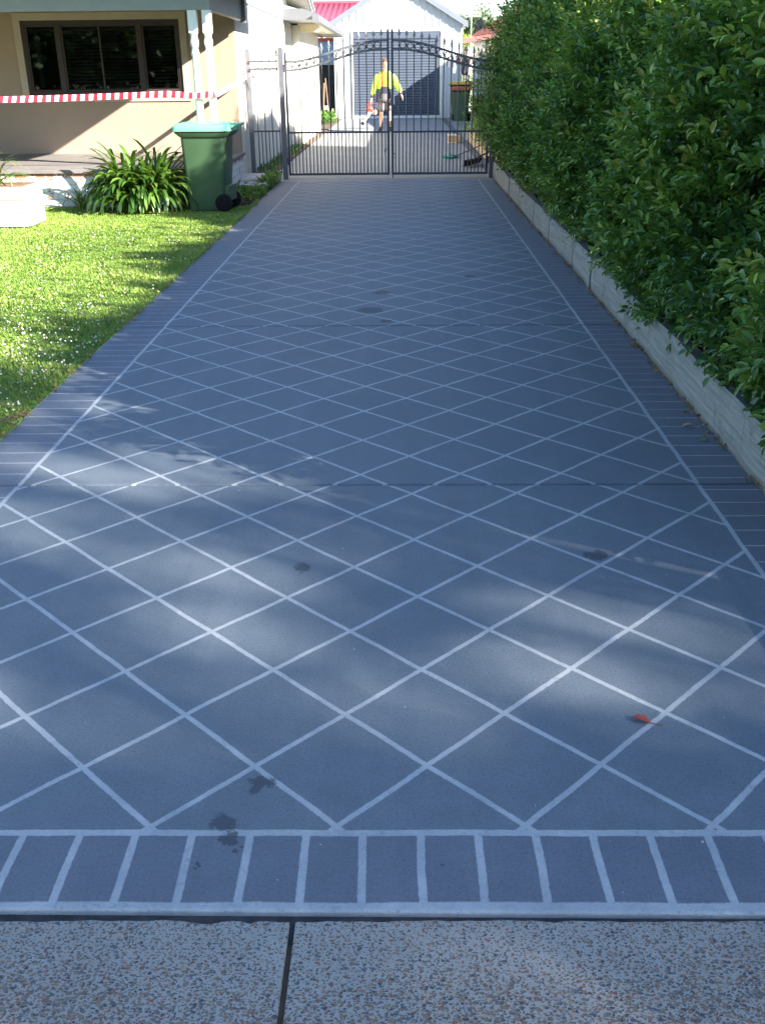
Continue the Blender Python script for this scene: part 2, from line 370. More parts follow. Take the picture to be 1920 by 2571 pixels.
IF = np.array([(0, 11, 5), (0, 5, 1), (0, 1, 7), (0, 7, 10), (0, 10, 11), (1, 5, 9), (5, 11, 4), (11, 10, 2), (10, 7, 6), (7, 1, 8), (3, 9, 4), (3, 4, 2), (3, 2, 6), (3, 6, 8), (3, 8, 9), (4, 9, 5), (2, 4, 11), (6, 2, 10), (8, 6, 7), (9, 8, 1)])
rr = .0038+.0035*rng.random(nn); z = .022+.02*rng.random(nn)
Vv = (ico[None]*rr[:, None, None]*np.array([1, 1, .9])+np.stack([x, y, z], 1)[:, None]+rng.normal(0, .0007, (nn, 12, 3))).reshape(-1, 3)
Fq = (IF[None]+(np.arange(nn)*12)[:, None, None]).reshape(-1, 3)
tag(np_mesh('clover_flower', Vv, Fq, M_flower, k=3), 'small white clover flowers dotted over the lawn', 'flower', kind='stuff')

# ------------------------------------------------------------------ retaining wall of concrete sleepers
def sleeper_mat(name, lo, hi, moss):
    m, n, b, P = newmat(name)
    Q = n.vm('MULTIPLY', P, (3, .35, 9)); g = n.noise(Q, 6, 6, .75); s = n.noise(P, 5, 6, .7); f = n.noise(P, 160, 3, .7)
    c = n.mix(n.step(g, .3, .7), lo, hi); c = n.mix(n.m('MULTIPLY', n.step(s, .5, .72), .6), c, moss)
    scr = n.step(n.noise(n.vm('MULTIPLY', P, (1, .4, 6)), 40, 3, .8), .62, .75); c = n.mix(n.m('MULTIPLY', scr, .35), c, (.10, .10, .10)); vs_ = n.step(n.noise(n.vm('MULTIPLY', P, (1, 1.6, .25)), 5, 5, .8), .60, .70); c = n.mix(n.m('MULTIPLY', vs_, .6), c, (.07, .075, .07))
    sp = n.new('ShaderNodeSeparateXYZ'); n.link(P, sp.inputs[0])
    gn = n.new('ShaderNodeNewGeometry'); sn = n.new('ShaderNodeSeparateXYZ'); n.link(gn.outputs['True Normal'], sn.inputs[0])
    c = n.mix(n.m('MULTIPLY', n.step(sn.outputs[2], .6, .9), .8), c, (.075, .08, .085))
    base = n.m('MULTIPLY', n.step(n.m('MULTIPLY_ADD', s, .06, sp.outputs[2]), .075, .035), .55); c = n.mix(base, c, (.14, .11, .07))
    n.link(c, b.inputs['Base Color']); b.inputs['Roughness'].default_value = .85
    bump(n, b, n.m('ADD', g, n.m('MULTIPLY', f, .5)), .6, .008); return m
M_slp = sleeper_mat('weathered_sleeper', (.20, .205, .185), (.36, .36, .32), (.12, .125, .10))
M_slp2 = sleeper_mat('tan_sleeper', (.34, .27, .16), (.46, .37, .24), (.2, .18, .12))
rw = empty('retaining_wall', (1.5, 9, 0), 'low weathered grey sleeper wall under the hedge beside the driveway', 'retaining wall')
ys = [1.0, 2.95, 4.0, 5.09, 6.33, 7.63, 8.55, 9.15, 9.92, 11.1, 12.4, 13.8, 15.2, 16.6]
for a, b_ in zip(ys[:-1], ys[1:]):
    nsg = max(2, int((b_-a)/.12)); vs = []; fs = []; r0 = random.uniform(-.006, .006); hz = .237+random.uniform(-.004, .004); bw = random.uniform(0, .007)
    for i in range(nsg+1):
        y = a+.006+(b_-a-.012)*i/nsg; t = i/nsg
        x0 = 1.452+r0+bw*sin(pi*t)+random.uniform(-.003, .003)+(.012 if 7.8 < y < 9 else 0); zt = hz+random.uniform(-.002, .003); e = random.uniform(.006, .014)
        if i in (0, nsg): e += .006; zt -= .003; x0 += .003
        vs += [(x0+.004, y, -.03), (x0-.004, y, .08), (x0, y, .16), (x0+.001, y, zt-e), (x0+e, y, zt), (x0+.085, y, zt-.002), (x0+.095, y, zt-.02), (x0+.095, y, -.03)]
    for i in range(nsg):
        for k in range(7): p = 8*i+k; fs.append((p, p+8, p+9, p+1))
    fs += [tuple(range(8)), tuple(8*nsg+k for k in reversed(range(8)))]
    MB().add(vs, fs).build('sleeper', M_slp, rw, smooth=True)
rw2 = empty('retaining_wall', (1.6, 21, 0), 'short tan sleeper wall behind the gate on the right of the rear drive', 'retaining wall')
for k, (a, b_) in enumerate(((16.75, 19.2), (19.22, 21.8), (21.82, 25.4))):
    for z0 in (0, .165):
        MB().box(1.602+random.uniform(0, .006), 1.68, a, b_, z0+.004, z0+.16).build('sleeper', M_slp2, rw2, bevel=.008)

# ------------------------------------------------------------------ hedge
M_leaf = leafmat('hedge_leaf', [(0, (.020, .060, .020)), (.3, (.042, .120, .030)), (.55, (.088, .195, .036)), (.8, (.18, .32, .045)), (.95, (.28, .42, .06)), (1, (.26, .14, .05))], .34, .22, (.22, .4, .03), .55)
M_twig = mat('hedge_twig', (.13, .10, .07), .9, .4, 20, .3)
M_core = mat('hedge_shade_core', (.018, .035, .012), .95, .5, 12, .8, 30)  # near-black green standing in for the shaded inside of the hedge
def hprof(Y):
    ks = [(1.9, 1.7), (2.6, 1.95), (3.8, 2.3), (9.1, 2.35), (9.9, 3.55), (11, 3.6), (20.8, 3.6), (21.6, 2.9)]
    h = np.interp(Y, [k[0] for k in ks], [k[1] for k in ks]); e = np.clip((h-2.5)/.8, -.3, 1.25)
    nr = np.clip((9.5-Y)/3, 0, 1)*.075
    X = [1.73+0*h, 1.56+nr*.3, 1.45+nr*.6, 1.40+nr, 1.40+.16*e+nr, 1.62+.55*e, 2.08+.42*e, 2.5+0*h, 3.1+0*h, 3.45+0*h, 3.4+0*h]
    X = [q+np.clip(Y-17.2, 0, 1.5)*.42 for q in X]
    Z = [.33+0*h, .44+0*h, .75+0*h, 1.1+0*h, .6*h, .8*h, .95*h, h, .92*h, .55*h, .1*h]
    return np.array(X), np.array(Z)
def hsurf(Y, t):
    """vectorised surface: returns pos, normal"""
    X, Z = hprof(Y); u = np.clip(t, 0, .9999)*(X.shape[0]-1); i = u.astype(int); f = u-i; f2 = f
    idx = np.arange(len(Y)); x = X[i, idx]*(1-f2)+X[i+1, idx]*f2; z = Z[i, idx]*(1-f2)+Z[i+1, idx]*f2
    tx = X[i+1, idx]-X[i, idx]; tz = Z[i+1, idx]-Z[i, idx]; L = np.hypot(tx, tz)
    Nn = np.stack([-tz/L, 0*x, tx/L], 1)
    bl = 1.35*(.09*np.sin(Y*2.1+z*2.6)+.07*np.sin(Y*4.7-z*3.3+1)+.05*np.sin(Y*9.1+z*7.7+2)+.035*np.sin(Y*17-z*13))
    bl = bl*np.clip((z-.25)/.7, .3, 1)
    Pp = np.stack([x, Y, z], 1)+Nn*bl[:, None]
    return Pp, Nn, bl
hedge = empty('hedge', (2.2, 9, .2), 'tall dense green lilly pilly hedge along the right side of the driveway', 'hedge')
# dark solid core, added inside the leaves to keep sun from shining through
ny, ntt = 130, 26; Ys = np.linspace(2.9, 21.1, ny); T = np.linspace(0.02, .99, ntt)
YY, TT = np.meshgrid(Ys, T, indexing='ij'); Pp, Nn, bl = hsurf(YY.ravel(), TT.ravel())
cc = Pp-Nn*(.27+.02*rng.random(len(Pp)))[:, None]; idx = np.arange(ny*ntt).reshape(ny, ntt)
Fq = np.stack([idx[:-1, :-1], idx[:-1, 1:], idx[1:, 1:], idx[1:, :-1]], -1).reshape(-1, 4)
core = np_mesh('sun_block_core', cc, Fq, M_core, hedge, off=hedge.location)
def sprigs(P0, A, nleaf, slen, ll, tone, wr=.52, droop=0.3):
    """leaf clusters: P0 origins (n,3), A axes; returns V,F,tone arrays"""
    n_ = len(P0); rnd = rng.normal(0, 1, (n_, 3)); S = np.cross(A, rnd); S /= np.linalg.norm(S, axis=1)[:, None]; Tt = np.cross(A, S)
    VV = []; TN = []
    for k in range(nleaf):
        fr = (k+.5)/nleaf; phi = (k//2)*pi/2+(k % 2)*pi+rng.normal(0, .35, n_); op = .95-.45*fr+rng.normal(0, .18, n_)
        D = A*np.cos(op)[:, None]+(S*np.cos(phi)[:, None]+Tt*np.sin(phi)[:, None])*np.sin(op)[:, None]
        D /= np.linalg.norm(D, axis=1)[:, None]
        upv = A*.6+np.array([0, 0, 1.])+rng.normal(0, .35, (n_, 3)); W = np.cross(D, upv); W /= np.linalg.norm(W, axis=1)[:, None]; U = np.cross(W, D)
        b0 = P0+A*(slen*fr)[:, None]; l = ll*(.75+.5*rng.random(n_))*(1.0-.35*abs(fr-.55)); wd = l*wr*.5*(.85+.3*rng.random(n_))
        l = l[:, None]; wd = wd[:, None]; cv = U*l*(.06+.10*rng.random((n_, 1)))
        p0 = b0; p1 = b0+D*l*.33-W*wd*.9+U*wd*.35; p2 = b0+D*l*.68-W*wd*.85+U*wd*.3-cv*.3; p3 = b0+D*l-cv*1.6
        q1 = b0+D*l*.33+W*wd*.9+U*wd*.35; q2 = b0+D*l*.68+W*wd*.85+U*wd*.3-cv*.3
        VV.append(np.stack([p0, p1, p2, p3, q2, q1], 1)); TN.append(np.clip(tone+(fr-.5)*.25+rng.normal(0, .08, n_), 0, .97))
    VV = np.stack(VV, 1).reshape(-1, 3); tn = np.stack(TN, 1).reshape(-1); i = np.arange(len(tn))*6
    F1 = np.stack([i, i+3, i+2, i+1], 1); F2 = np.stack([i, i+5, i+4, i+3], 1)
    return VV, np.concatenate([F1, F2]), np.tile(tn, 2)
def hedge_layer(ns, depth0, depth1, ll, slen, tone0, tspan=(0, .86), yr=(2.75, 21.3), out=1.0, pw=1.0):
    Y = yr[0]+(yr[1]-yr[0])*rng.random(ns)**pw; t = tspan[0]+(tspan[1]-tspan[0])*rng.random(ns)
    P_, N_, bl_ = hsurf(Y, t); dp = depth0+(depth1-depth0)*rng.random(ns)
    P_ = P_-N_*dp[:, None]+rng.normal(0, .015, (ns, 3))
    A = N_*out+np.array([-.1, 0, .6])+rng.normal(0, .45, (ns, 3)); A /= np.linalg.norm(A, axis=1)[:, None]
    clump = np.sin(P_[:, 1]*3.3+P_[:, 2]*4.1)*np.sin(P_[:, 1]*5.9-P_[:, 2]*2.7+1.7)
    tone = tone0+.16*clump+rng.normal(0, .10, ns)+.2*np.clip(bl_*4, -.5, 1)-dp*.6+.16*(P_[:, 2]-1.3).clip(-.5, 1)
    return sprigs(P_, A, 8, slen*(.7+.6*rng.random(ns)), ll, tone)
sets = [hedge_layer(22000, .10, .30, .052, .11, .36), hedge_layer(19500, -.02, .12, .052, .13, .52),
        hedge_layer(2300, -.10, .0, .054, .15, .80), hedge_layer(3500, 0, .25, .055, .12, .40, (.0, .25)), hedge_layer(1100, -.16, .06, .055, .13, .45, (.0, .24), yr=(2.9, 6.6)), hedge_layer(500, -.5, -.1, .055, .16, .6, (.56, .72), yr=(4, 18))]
Vh = []; Fh = []; Th = []; k0 = 0
for v_, f_, t_ in sets:
    half = len(f_)//2; Vh.append(v_); Fh.append(f_+k0); Th.append(t_); k0 += len(v_)
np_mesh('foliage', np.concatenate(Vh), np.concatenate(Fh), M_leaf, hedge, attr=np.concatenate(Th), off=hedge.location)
for i in range(84):
    Y = random.uniform(2.9, 20) if i > 40 else random.uniform(3.2, 9); t = random.uniform(.02, .8); P_, N_, _ = hsurf(np.array([Y]), np.array([t])); p = Vector(P_[0]); q = Vector(N_[0])
    d = (q+Vector((random.gauss(0, .4), random.gauss(0, .6), .5+random.gauss(0, .4)))).normalized()
    a = p-q*.26; MB().tube([a, a+d*.17+Vector((0, 0, .02)), a+d*.35, a+d*.42+Vector((0, 0, .01))], [.006, .004, .0022, .001], 5).build('twig', M_twig, hedge, smooth=True)
for i in range(16):
    Y = 3.1+i*1.08; x = 2.3+random.uniform(-.25, .25); MB().tube([(x, Y, .18), (x+.05, Y+.1, .9), (x-.1, Y-.05, 1.7), (x-.05, Y, 2.2)], [.035, .03, .022, .01], 7).build('stem', M_twig, hedge, smooth=True)


# ------------------------------------------------------------------ gate and posts
M_gate = mat('gate_charcoal_paint', (.060, .066, .085), .42, .12, 8)
M_gatel = mat('sunlit_rail_paint', (.11, .118, .135), .42, .12, 8)  # paler than the gate paint: sun on the upper rails put into the colour
GY = 16.4
M_postp = mat('sunlit_post_paint', (.125, .13, .15), .4, .12, 8); M_spear = mat('sunlit_spear_grey', (.20, .20, .22), .35, .2, 30)  # post and spear greys lightened to carry the sunlight on them
def post(x, y, h, label, wd=.042, z0=0):
    p = empty('gate_post', (x, y, 0), label, 'gate post', 'square grey metal posts of the gate line')
    MB().box(x-wd, x+wd, y-wd, y+wd, z0-.05, h).build('shaft', M_postp, p, bevel=.004)
    MB().add([(x-wd-.003, y-wd-.003, h), (x+wd+.003, y-wd-.003, h), (x+wd+.003, y+wd+.003, h), (x-wd-.003, y+wd+.003, h), (x, y, h+.022)],
             [(0, 1, 4), (1, 2, 4), (2, 3, 4), (3, 0, 4), (3, 2, 1, 0)]).build('cap', M_gatel, p)
    return p
post(-2.335, GY+.05, 1.86, 'square grey metal post against the house wall, tied with red and white tape', .034)
post(-1.825, GY, 1.88, 'square grey metal post on the left edge of the driveway between side panel and gate', .038)
post(1.44, GY, 1.72, 'square dark metal post on the right of the driveway, half hidden by the hedge', .045)
def spear(x, y, z0, h=.165):
    """fleur style spearhead with collar and two side barbs"""
    mb = MB().lathe([(.006, 0), (.006, .02), (.012, .03), (.006, .04), (.011, .055), (.006, .066), (.009, .075), (.017, .10), (.013, .125), (.001, h)], (x, y, z0), 8)
    for s in (-1, 1):
        mb.tube([(x+s*.004, y, z0+.062), (x+s*.017, y, z0+.070), (x+s*.025, y, z0+.088), (x+s*.026, y, z0+.103)], [.005, .006, .005, .001], 6)
    return mb
def arch(x):   # top of the upper rail
    t = min(1, max(0, (1.40-abs(x+.20)) / 1.40)) if False else min(1, abs(x+.155)/1.58)
    return 1.995-.285*(.5-.5*cos(pi*t**1.12)) - (.012 if x > 0 else 0)*t
def railsweep(xa, xb, off, hh=.016, n=24):
    vs = []; fs = []
    for i in range(n+1):
        x = xa+(xb-xa)*i/n; z = arch(x)-off
        vs += [(x, GY-.016, z-2*hh), (x, GY+.016, z-2*hh), (x, GY+.016, z), (x, GY-.016, z)]
    for i in range(n):
        for k in range(4): fs.append((4*i+k, 4*i+(k+1) % 4, 4*i+4+(k+1) % 4, 4*i+4+k))
    fs += [(0, 1, 2, 3), (4*n+3, 4*n+2, 4*n+1, 4*n)]
    return MB().add(vs, fs)
def gate_leaf(xa, xb, xs, inner, label):
    g = empty('gate_leaf', ((xa+xb)/2, GY, 0), label, 'gate', 'driveway gate leaves')
    for x, h in ((xa, 2.13 if xa == inner else arch(xa)+.12), (xb, 2.13 if xb == inner else arch(xb)+.12)):
        MB().box(x-.017, x+.017, GY-.019, GY+.019, .05, h).build('stile', M_gate, g, bevel=.003)
    railsweep(xa+.017, xb-.017, 0).build('upper_rail', M_gatel, g); railsweep(xa+.017, xb-.017, .118).build('upper_rail', M_gatel, g)
    MB().box(xa+.017, xb-.017, GY-.015, GY+.015, .672, .70).build('middle_rail', M_gate, g, bevel=.002)
    MB().box(xa+.017, xb-.017, GY-.017, GY+.017, .05, .085).build('bottom_rail', M_gate, g, bevel=.002)
    for x in xs:
        pk = MB().tube([(x, GY, .08), (x, GY, arch(x)+.004)], .0085, 8).build('picket', M_gate, g, smooth=True)
        spear(x, GY, arch(x)-.004).build('spearhead', M_spear, pk, smooth=True)
        for dz in (.055,):
            MB().lathe([(.008, -.02), (.014, 0), (.008, .02)], (x, GY, arch(x)-.03-dz), 8).build('collar', M_gate, pk, smooth=True)
    step = abs(xs[1]-xs[0]); full = [xs[0]-step]+list(xs)+[xs[-1]+step]
    for a, b_ in zip(full[:-1], full[1:]):
        c = (a+b_)/2
        if xa+.02 < c < xb-.02:
            MB().tube([(c, GY, .08), (c, GY, .68)], .0075, 8).build('short_bar', M_gate, g, smooth=True)
        if xa+.05 < c < xb-.05:
            MB().ring((c, GY, arch(c)-.032-.043), .042, .0065).build('ring', M_gate, g, smooth=True)
    return g
xsL = [-1.655+.1135*i for i in range(13)]; xsR = [-.022+.1135*i for i in range(12)]
gl = gate_leaf(-1.755, -.19, xsL, -.19, 'left leaf of the charcoal arched steel driveway gate with spear finials')
gr = gate_leaf(-.125, 1.355, xsR, -.125, 'right leaf of the charcoal arched steel driveway gate, partly hidden by the hedge')
for z in (.22, 1.56):
    MB().box(-1.775, -1.772+.0, GY-.02, GY+.02, z, z+.09).build('hinge', M_gate, gl); MB().tube([(-1.7735+.0, GY-.03, z-.01), (-1.7735, GY-.03, z+.10)], .011, 8).build('hinge', M_gate, gl, smooth=True)
    MB().tube([(1.382, GY-.03, z-.01), (1.382, GY-.03, z+.10)], .011, 8).build('hinge', M_gate, gr, smooth=True)
MB().tube([(-.125, GY-.03, .001), (-.125, GY-.03, .45)], .008, 8).build('drop_bolt', M_gate, gr, smooth=True)
MB().tube([(-.09, GY-.03, .30), (-.07, GY-.035, .33), (-.08, GY-.035, .36), (-.12, GY-.03, .37)], .007, 6).build('latch_handle', M_gate, gr, smooth=True)
MB().tube([(-.22, GY-.03, .41), (-.25, GY-.035, .40), (-.25, GY-.035, .43), (-.21, GY-.03, .44)], .007, 6).build('latch_handle', M_gate, gl, smooth=True)
fp = empty('fence_panel', (-2.08, GY, .08), 'narrow charcoal steel fence panel with four spears between house wall and gate post', 'fence panel')
for nm, z0, z1 in (('top_rail', 1.695, 1.722), ('top_rail', 1.585, 1.612), ('middle_rail', .70, .725), ('bottom_rail', .085, .115)):
    MB().box(-2.293, -1.875, GY-.014, GY+.014, z0, z1).build(nm, M_gate, fp, bevel=.002)
for i in range(4):
    x = -2.255+.1135*i+.028
    pk = MB().tube([(x, GY, .1), (x, GY, 1.725)], .0085, 8).build('picket', M_gate, fp, smooth=True)
    spear(x, GY, 1.72).build('spearhead', M_spear, pk, smooth=True)
    if i < 3:
        MB().ring((x+.0568, GY, 1.648), .038, .006).build('ring', M_gate, fp, smooth=True)
    for xx_ in ((x+.0568),):
        if xx_ < -1.88: MB().tube([(xx_, GY, .1), (xx_, GY, .71)], .0075, 8).build('short_bar', M_gate, fp, smooth=True)

# ------------------------------------------------------------------ house
M_ren = mat('beige_render', (.335, .255, .19), .9, .05, 2, .25, 260)
M_white = mat('cream_render', (.66, .62, .53), .9, .05, 2, .2, 260)
M_trim = mat('grey_fascia_paint', (.26, .28, .29), .55, .06, 3)
M_trimd = mat('gutter_grey', (.12, .13, .15), .45, .08, 3)
M_soff = mat('soffit_cream', (.52, .49, .40), .8, .05, 3)
M_post = mat('white_gloss_paint', (.80, .82, .80), .4, .04, 9)
M_wf = mat('brown_window_frame', (.036, .025, .025), .6, .15, 8)
M_slat = mat('blind_slat', (.42, .33, .29), .6, .1, 8)
M_deck = mat('porch_floor_paint', (.17, .155, .15), .6, .12, 3, .15, 60, dirt=(.25, .23, .21))
M_roof = mat('grey_roof_sheet', (.22, .23, .25), .5, .1, 2)
m, n, b, P = newmat('window_glass'); b.inputs['Base Color'].default_value = (.55, .6, .6, 1); b.inputs['Roughness'].default_value = .03
b.inputs['Transmission Weight'].default_value = 0; b.inputs['IOR'].default_value = 1.5
tr = n.new('ShaderNodeBsdfTransparent'); tr.inputs[0].default_value = (.55, .58, .6, 1); gls = n.new('ShaderNodeBsdfGlossy'); gls.inputs['Roughness'].default_value = .02
fr = n.new('ShaderNodeFresnel'); fr.inputs[0].default_value = 1.55; mx = n.new('ShaderNodeMixShader')
n.link(fr.outputs[0], mx.inputs[0]); n.link(tr.outputs[0], mx.inputs[1]); n.link(gls.outputs[0], mx.inputs[2]); n.link(mx.outputs[0], n.t.nodes['Material Output'].inputs[0]); M_glass = m
m, n, b, P = newmat('peeling_painted_brick')
br = n.new('ShaderNodeTexBrick'); br.inputs['Scale'].default_value = 1; br.inputs['Brick Width'].default_value = .24; br.inputs['Row Height'].default_value = .088
br.inputs['Mortar Size'].default_value = .007; br.inputs['Mortar Smooth'].default_value = .3
sp = n.new('ShaderNodeSeparateXYZ'); n.link(P, sp.inputs[0]); cb = n.new('ShaderNodeCombineXYZ'); n.link(n.m('ADD', sp.outputs[0], sp.outputs[1]), cb.inputs[0]); n.link(sp.outputs[2], cb.inputs[1])
n.link(cb.outputs[0], br.inputs['Vector'])
for k, c in enumerate(((.74, .73, .70), (.60, .60, .58), (.50, .50, .48))): br.inputs[k+1].default_value = c+(1,)
brk = n.new('ShaderNodeTexBrick')
pl = n.m('MULTIPLY', n.step(n.m('ADD', n.noise(P, 9, 5, .7), n.m('MULTIPLY', n.step(sp.outputs[2], .30, .40), .16)), .585, .63), n.m('SUBTRACT', 1, br.outputs['Fac']))
c = n.mix(pl, br.outputs['Color'], (.42, .15, .09)); c = n.mix(n.m('MULTIPLY', n.step(n.noise(P, 5, 6, .75), .52, .7), .55), c, (.25, .26, .25))
n.link(c, b.inputs['Base Color']); b.inputs['Roughness'].default_value = .85
bump(n, b, n.m('ADD', n.m('MULTIPLY', br.outputs['Fac'], -.8), n.m('MULTIPLY', n.noise(P, 40, 4, .7), .6)), .7, .012); M_brick = m

house = empty('house', (-4, 16, 0), 'beige rendered house with grey trim, brown window and front porch left of the gate', 'house')
XW = -2.42; YW = 15.8; FZ = .45
wx0, wx1, wz0, wz1 = -5.53, -3.21, 1.265, 2.27
mb = MB().box(-9, wx0, YW, YW+.15, .2, 3.2).box(wx1, XW-.001, YW, YW+.15, .2, 3.2).box(wx0, wx1, YW, YW+.15, .2, wz0).box(wx0, wx1, YW, YW+.15, wz1, 3.2)
mb.build('front_wall', M_ren, house)
MB().prism([(YW+.151, -.1), (24.15, -.1), (24.15, 2.74), (19.0, 3.95), (YW+.151, 3.2)], XW-.15, XW, 'X').build('side_wall', M_white, house)
MB().box(XW, XW+.012, YW+1.0, 24.15, 2.53, 2.555).build('wall_trim', M_trimd, house)
MB().box(-9, XW-.16, YW+.9, YW+1.0, .2, 3.2).build('room_back_wall', mat('dark_room', (.03, .028, .026), .9, .1), house)
# window
win = empty('window', (0, 0, 0), None, None); win.parent = house; win.matrix_parent_inverse.identity(); win.location = (0, 0, 0)
del_ = bpy.data.objects.remove
del_(win)
mb = MB()
mb.box(wx0-.10, wx1+.10, YW-.018, YW+.001, wz1, wz1+.10).box(wx0-.10, wx1+.10, YW-.018, YW+.001, wz0-.09, wz0)
mb.box(wx0-.10, wx0, YW-.018, YW+.001, wz0, wz1).box(wx1, wx1+.10, YW-.018, YW+.001, wz0, wz1)
mb.build('window_surround', mat('pale_beige_trim', (.42, .35, .27), .8, .05), house, bevel=.003)
mb = MB(); fy0, fy1 = YW+.005, YW+.075
mb.box(wx0, wx1, fy0, fy1, wz1-.055, wz1).box(wx0, wx1, fy0, fy1, wz0, wz0+.05).box(wx0, wx0+.05, fy0, fy1, wz0+.05, wz1-.055).box(wx1-.05, wx1, fy0, fy1, wz0+.05, wz1-.055)
for x in (-4.99, -3.80): mb.box(x-.03, x+.03, fy0, fy1, wz0+.05, wz1-.055)
wf = mb.build('window', M_wf, house, bevel=.003)
panes = ((wx0+.05, -5.02), (-4.96, -3.83), (-3.77, wx1-.05))
for i, (a, b_) in enumerate(panes):
    MB().box(a, b_, fy0+.035, fy0+.040, wz0+.05, wz1-.055).build('pane', M_glass, wf)
    sf = MB(); q = .028; yy0 = fy0+.012; yy1 = fy0+.030
    sf.box(a+.001, b_-.001, yy0, yy1, wz1-.055-q, wz1-.056).box(a+.001, b_-.001, yy0, yy1, wz0+.051, wz0+.05+q).box(a+.001, a+q, yy0, yy1, wz0+.05+q, wz1-.055-q).box(b_-q, b_-.001, yy0, yy1, wz0+.05+q, wz1-.055-q)
    if i == 1: sf.box((a+b_)/2-.012, (a+b_)/2+.012, yy0, yy1, wz0+.05+q, wz1-.055-q)
    sf.build('sash', M_wf, wf, bevel=.002)
    bl = MB(); z = wz0+.09
    while z < wz1-.09:
        if (i == 0 and z > 10): break
        bl.obox(((a+b_)/2, fy0+.11, z), (1, 0, 0), (0, cos(.5), sin(.5)), (0, -sin(.5), cos(.5)), (b_-a)/2-(.02 if i != 2 else .10), .022, .0012); z += .047
    if i > 0: bl.build('blind', M_slat, wf)
MB().box(wx0-.06, wx1+.06, YW-.03, YW+.03, wz0-.035, wz0-.001).build('window_sill', M_wf, house, bevel=.004)
# small details seen through the glass
MB().box(-5.40, -5.33, fy0+.15, fy0+.16, wz0+.1, wz1-.15).build('curtain', mat('pale_curtain', (.10, .11, .14), .9, .2, 20), house)
# porch
MB().box(-9, -2.395, 13.02, YW, -.1, FZ-.045).build('porch_base_wall', M_brick, house)
mb = MB(); yb = 12.985
for k in range(19):
    y0 = 12.985+k*(YW-12.985)/19; mb.box(-9, -2.36, y0+.002, y0+(YW-12.985)/19-.002, FZ-.044, FZ)
mb.build('porch_floor', M_deck, house, bevel=.004)
MB().box(-2.394, -2.30, 13.0, 13.32, FZ-.09, FZ-.046).build('porch_cap_stone', M_concL, house, bevel=.008)
MB().box(-9, -2.25, 12.96, 13.06, 2.237, 2.60).build('porch_beam', M_trim, house, bevel=.004)
MB().box(-2.35, -2.25, 13.061, YW-.001, 2.237, 2.60).build('porch_beam', M_trim, house, bevel=.004)
MB().box(-2.27, -2.20, YW-.28, YW-.16, 2.20, 2.61).build('fascia_end', M_trimd, house, bevel=.004)
MB().box(-9, -2.352, 13.07, YW-.001, 2.60, 2.62).build('porch_ceiling', M_soff, house)
MB().add([(-9, 12.5, 2.63), (-1.50, 12.5, 2.63), (-1.50, 16.9, 2.63), (-9, 16.9, 2.63), (-9, 12.5, 2.70), (-1.50, 12.5, 2.70), (-1.50, 16.9, 3.3), (-9, 16.9, 3.3)],
         [(3, 2, 1, 0), (4, 5, 6, 7), (0, 1, 5, 4), (1, 2, 6, 5), (2, 3, 7, 6), (3, 0, 4, 7)]).build('porch_roof', M_roof, house)
MB().box(-9, -1.43, 12.40, 12.499, 2.60, 2.70).build('gutter', M_trimd, house, bevel=.01)
for x in (-2.475, -2.305):
    pr = [(.050, 0), (.050, .55), (.052, .57), (.046, .60), (.046, 1.19), (.042, 1.205), (.047, 1.225), (.047, 1.245), (.039, 1.275), (.052, 1.315), (.041, 1.355), (.036, 1.375), (.052, 1.425), (.052, 1.45), (.040, 1.495), (.042, 1.52), (.056, 1.54), (.056, 1.545)]
    p = MB().lathe(pr, (x, 13.02, FZ), 16).build('turned_post', M_post, house, smooth=True)
    MB().box(x-.052, x+.052, 12.968, 13.072, FZ+1.54, 2.236).build('post_head', M_post, p, bevel=.006)
    MB().box(x-.056, x+.056, 12.964, 13.076, FZ+.001, FZ+.30).build('post_foot', M_post, p, bevel=.006)
# rake overhang of the main roof, seen from below
yr0, zr0 = 24.25, 2.745; sl = .21
def rp(y): return zr0+(yr0-y)*sl
MB().add([(XW, 24.3, rp(24.3)), (-1.96, 24.3, rp(24.3)), (-1.96, 19, rp(19)), (XW, 19, rp(19)), (XW, 24.3, rp(24.3)+.03), (-1.96, 24.3, rp(24.3)+.03), (-1.96, 19, rp(19)+.03), (XW, 19, rp(19)+.03)],
         [(3, 2, 1, 0), (4, 5, 6, 7), (0, 1, 5, 4), (1, 2, 6, 5), (2, 3, 7, 6), (3, 0, 4, 7)]).build('rake_soffit', M_soff, house)
MB().add([(-1.959, 24.42, rp(24.42)-.02), (-1.93, 24.42, rp(24.42)-.02), (-1.93, 19, rp(19)-.02), (-1.959, 19, rp(19)-.02), (-1.959, 24.42, rp(24.42)+.16), (-1.93, 24.42, rp(24.42)+.16), (-1.93, 19, rp(19)+.16), (-1.959, 19, rp(19)+.16)],
         [(3, 2, 1, 0), (4, 5, 6, 7), (0, 1, 5, 4), (1, 2, 6, 5), (2, 3, 7, 6), (3, 0, 4, 7)]).build('barge_board', M_trim, house)
MB().add([(-9, 24.45, rp(24.45)+.05), (-1.9, 24.45, rp(24.45)+.05), (-1.9, 19, rp(19)+.05), (-9, 19, rp(19)+.05), (-9, 24.45, rp(24.45)+.12), (-1.9, 24.45, rp(24.45)+.12), (-1.9, 19, rp(19)+.12), (-9, 19, rp(19)+.12)],
         [(3, 2, 1, 0), (4, 5, 6, 7), (0, 1, 5, 4), (1, 2, 6, 5), (2, 3, 7, 6), (3, 0, 4, 7)]).build('main_roof', M_roof, house)
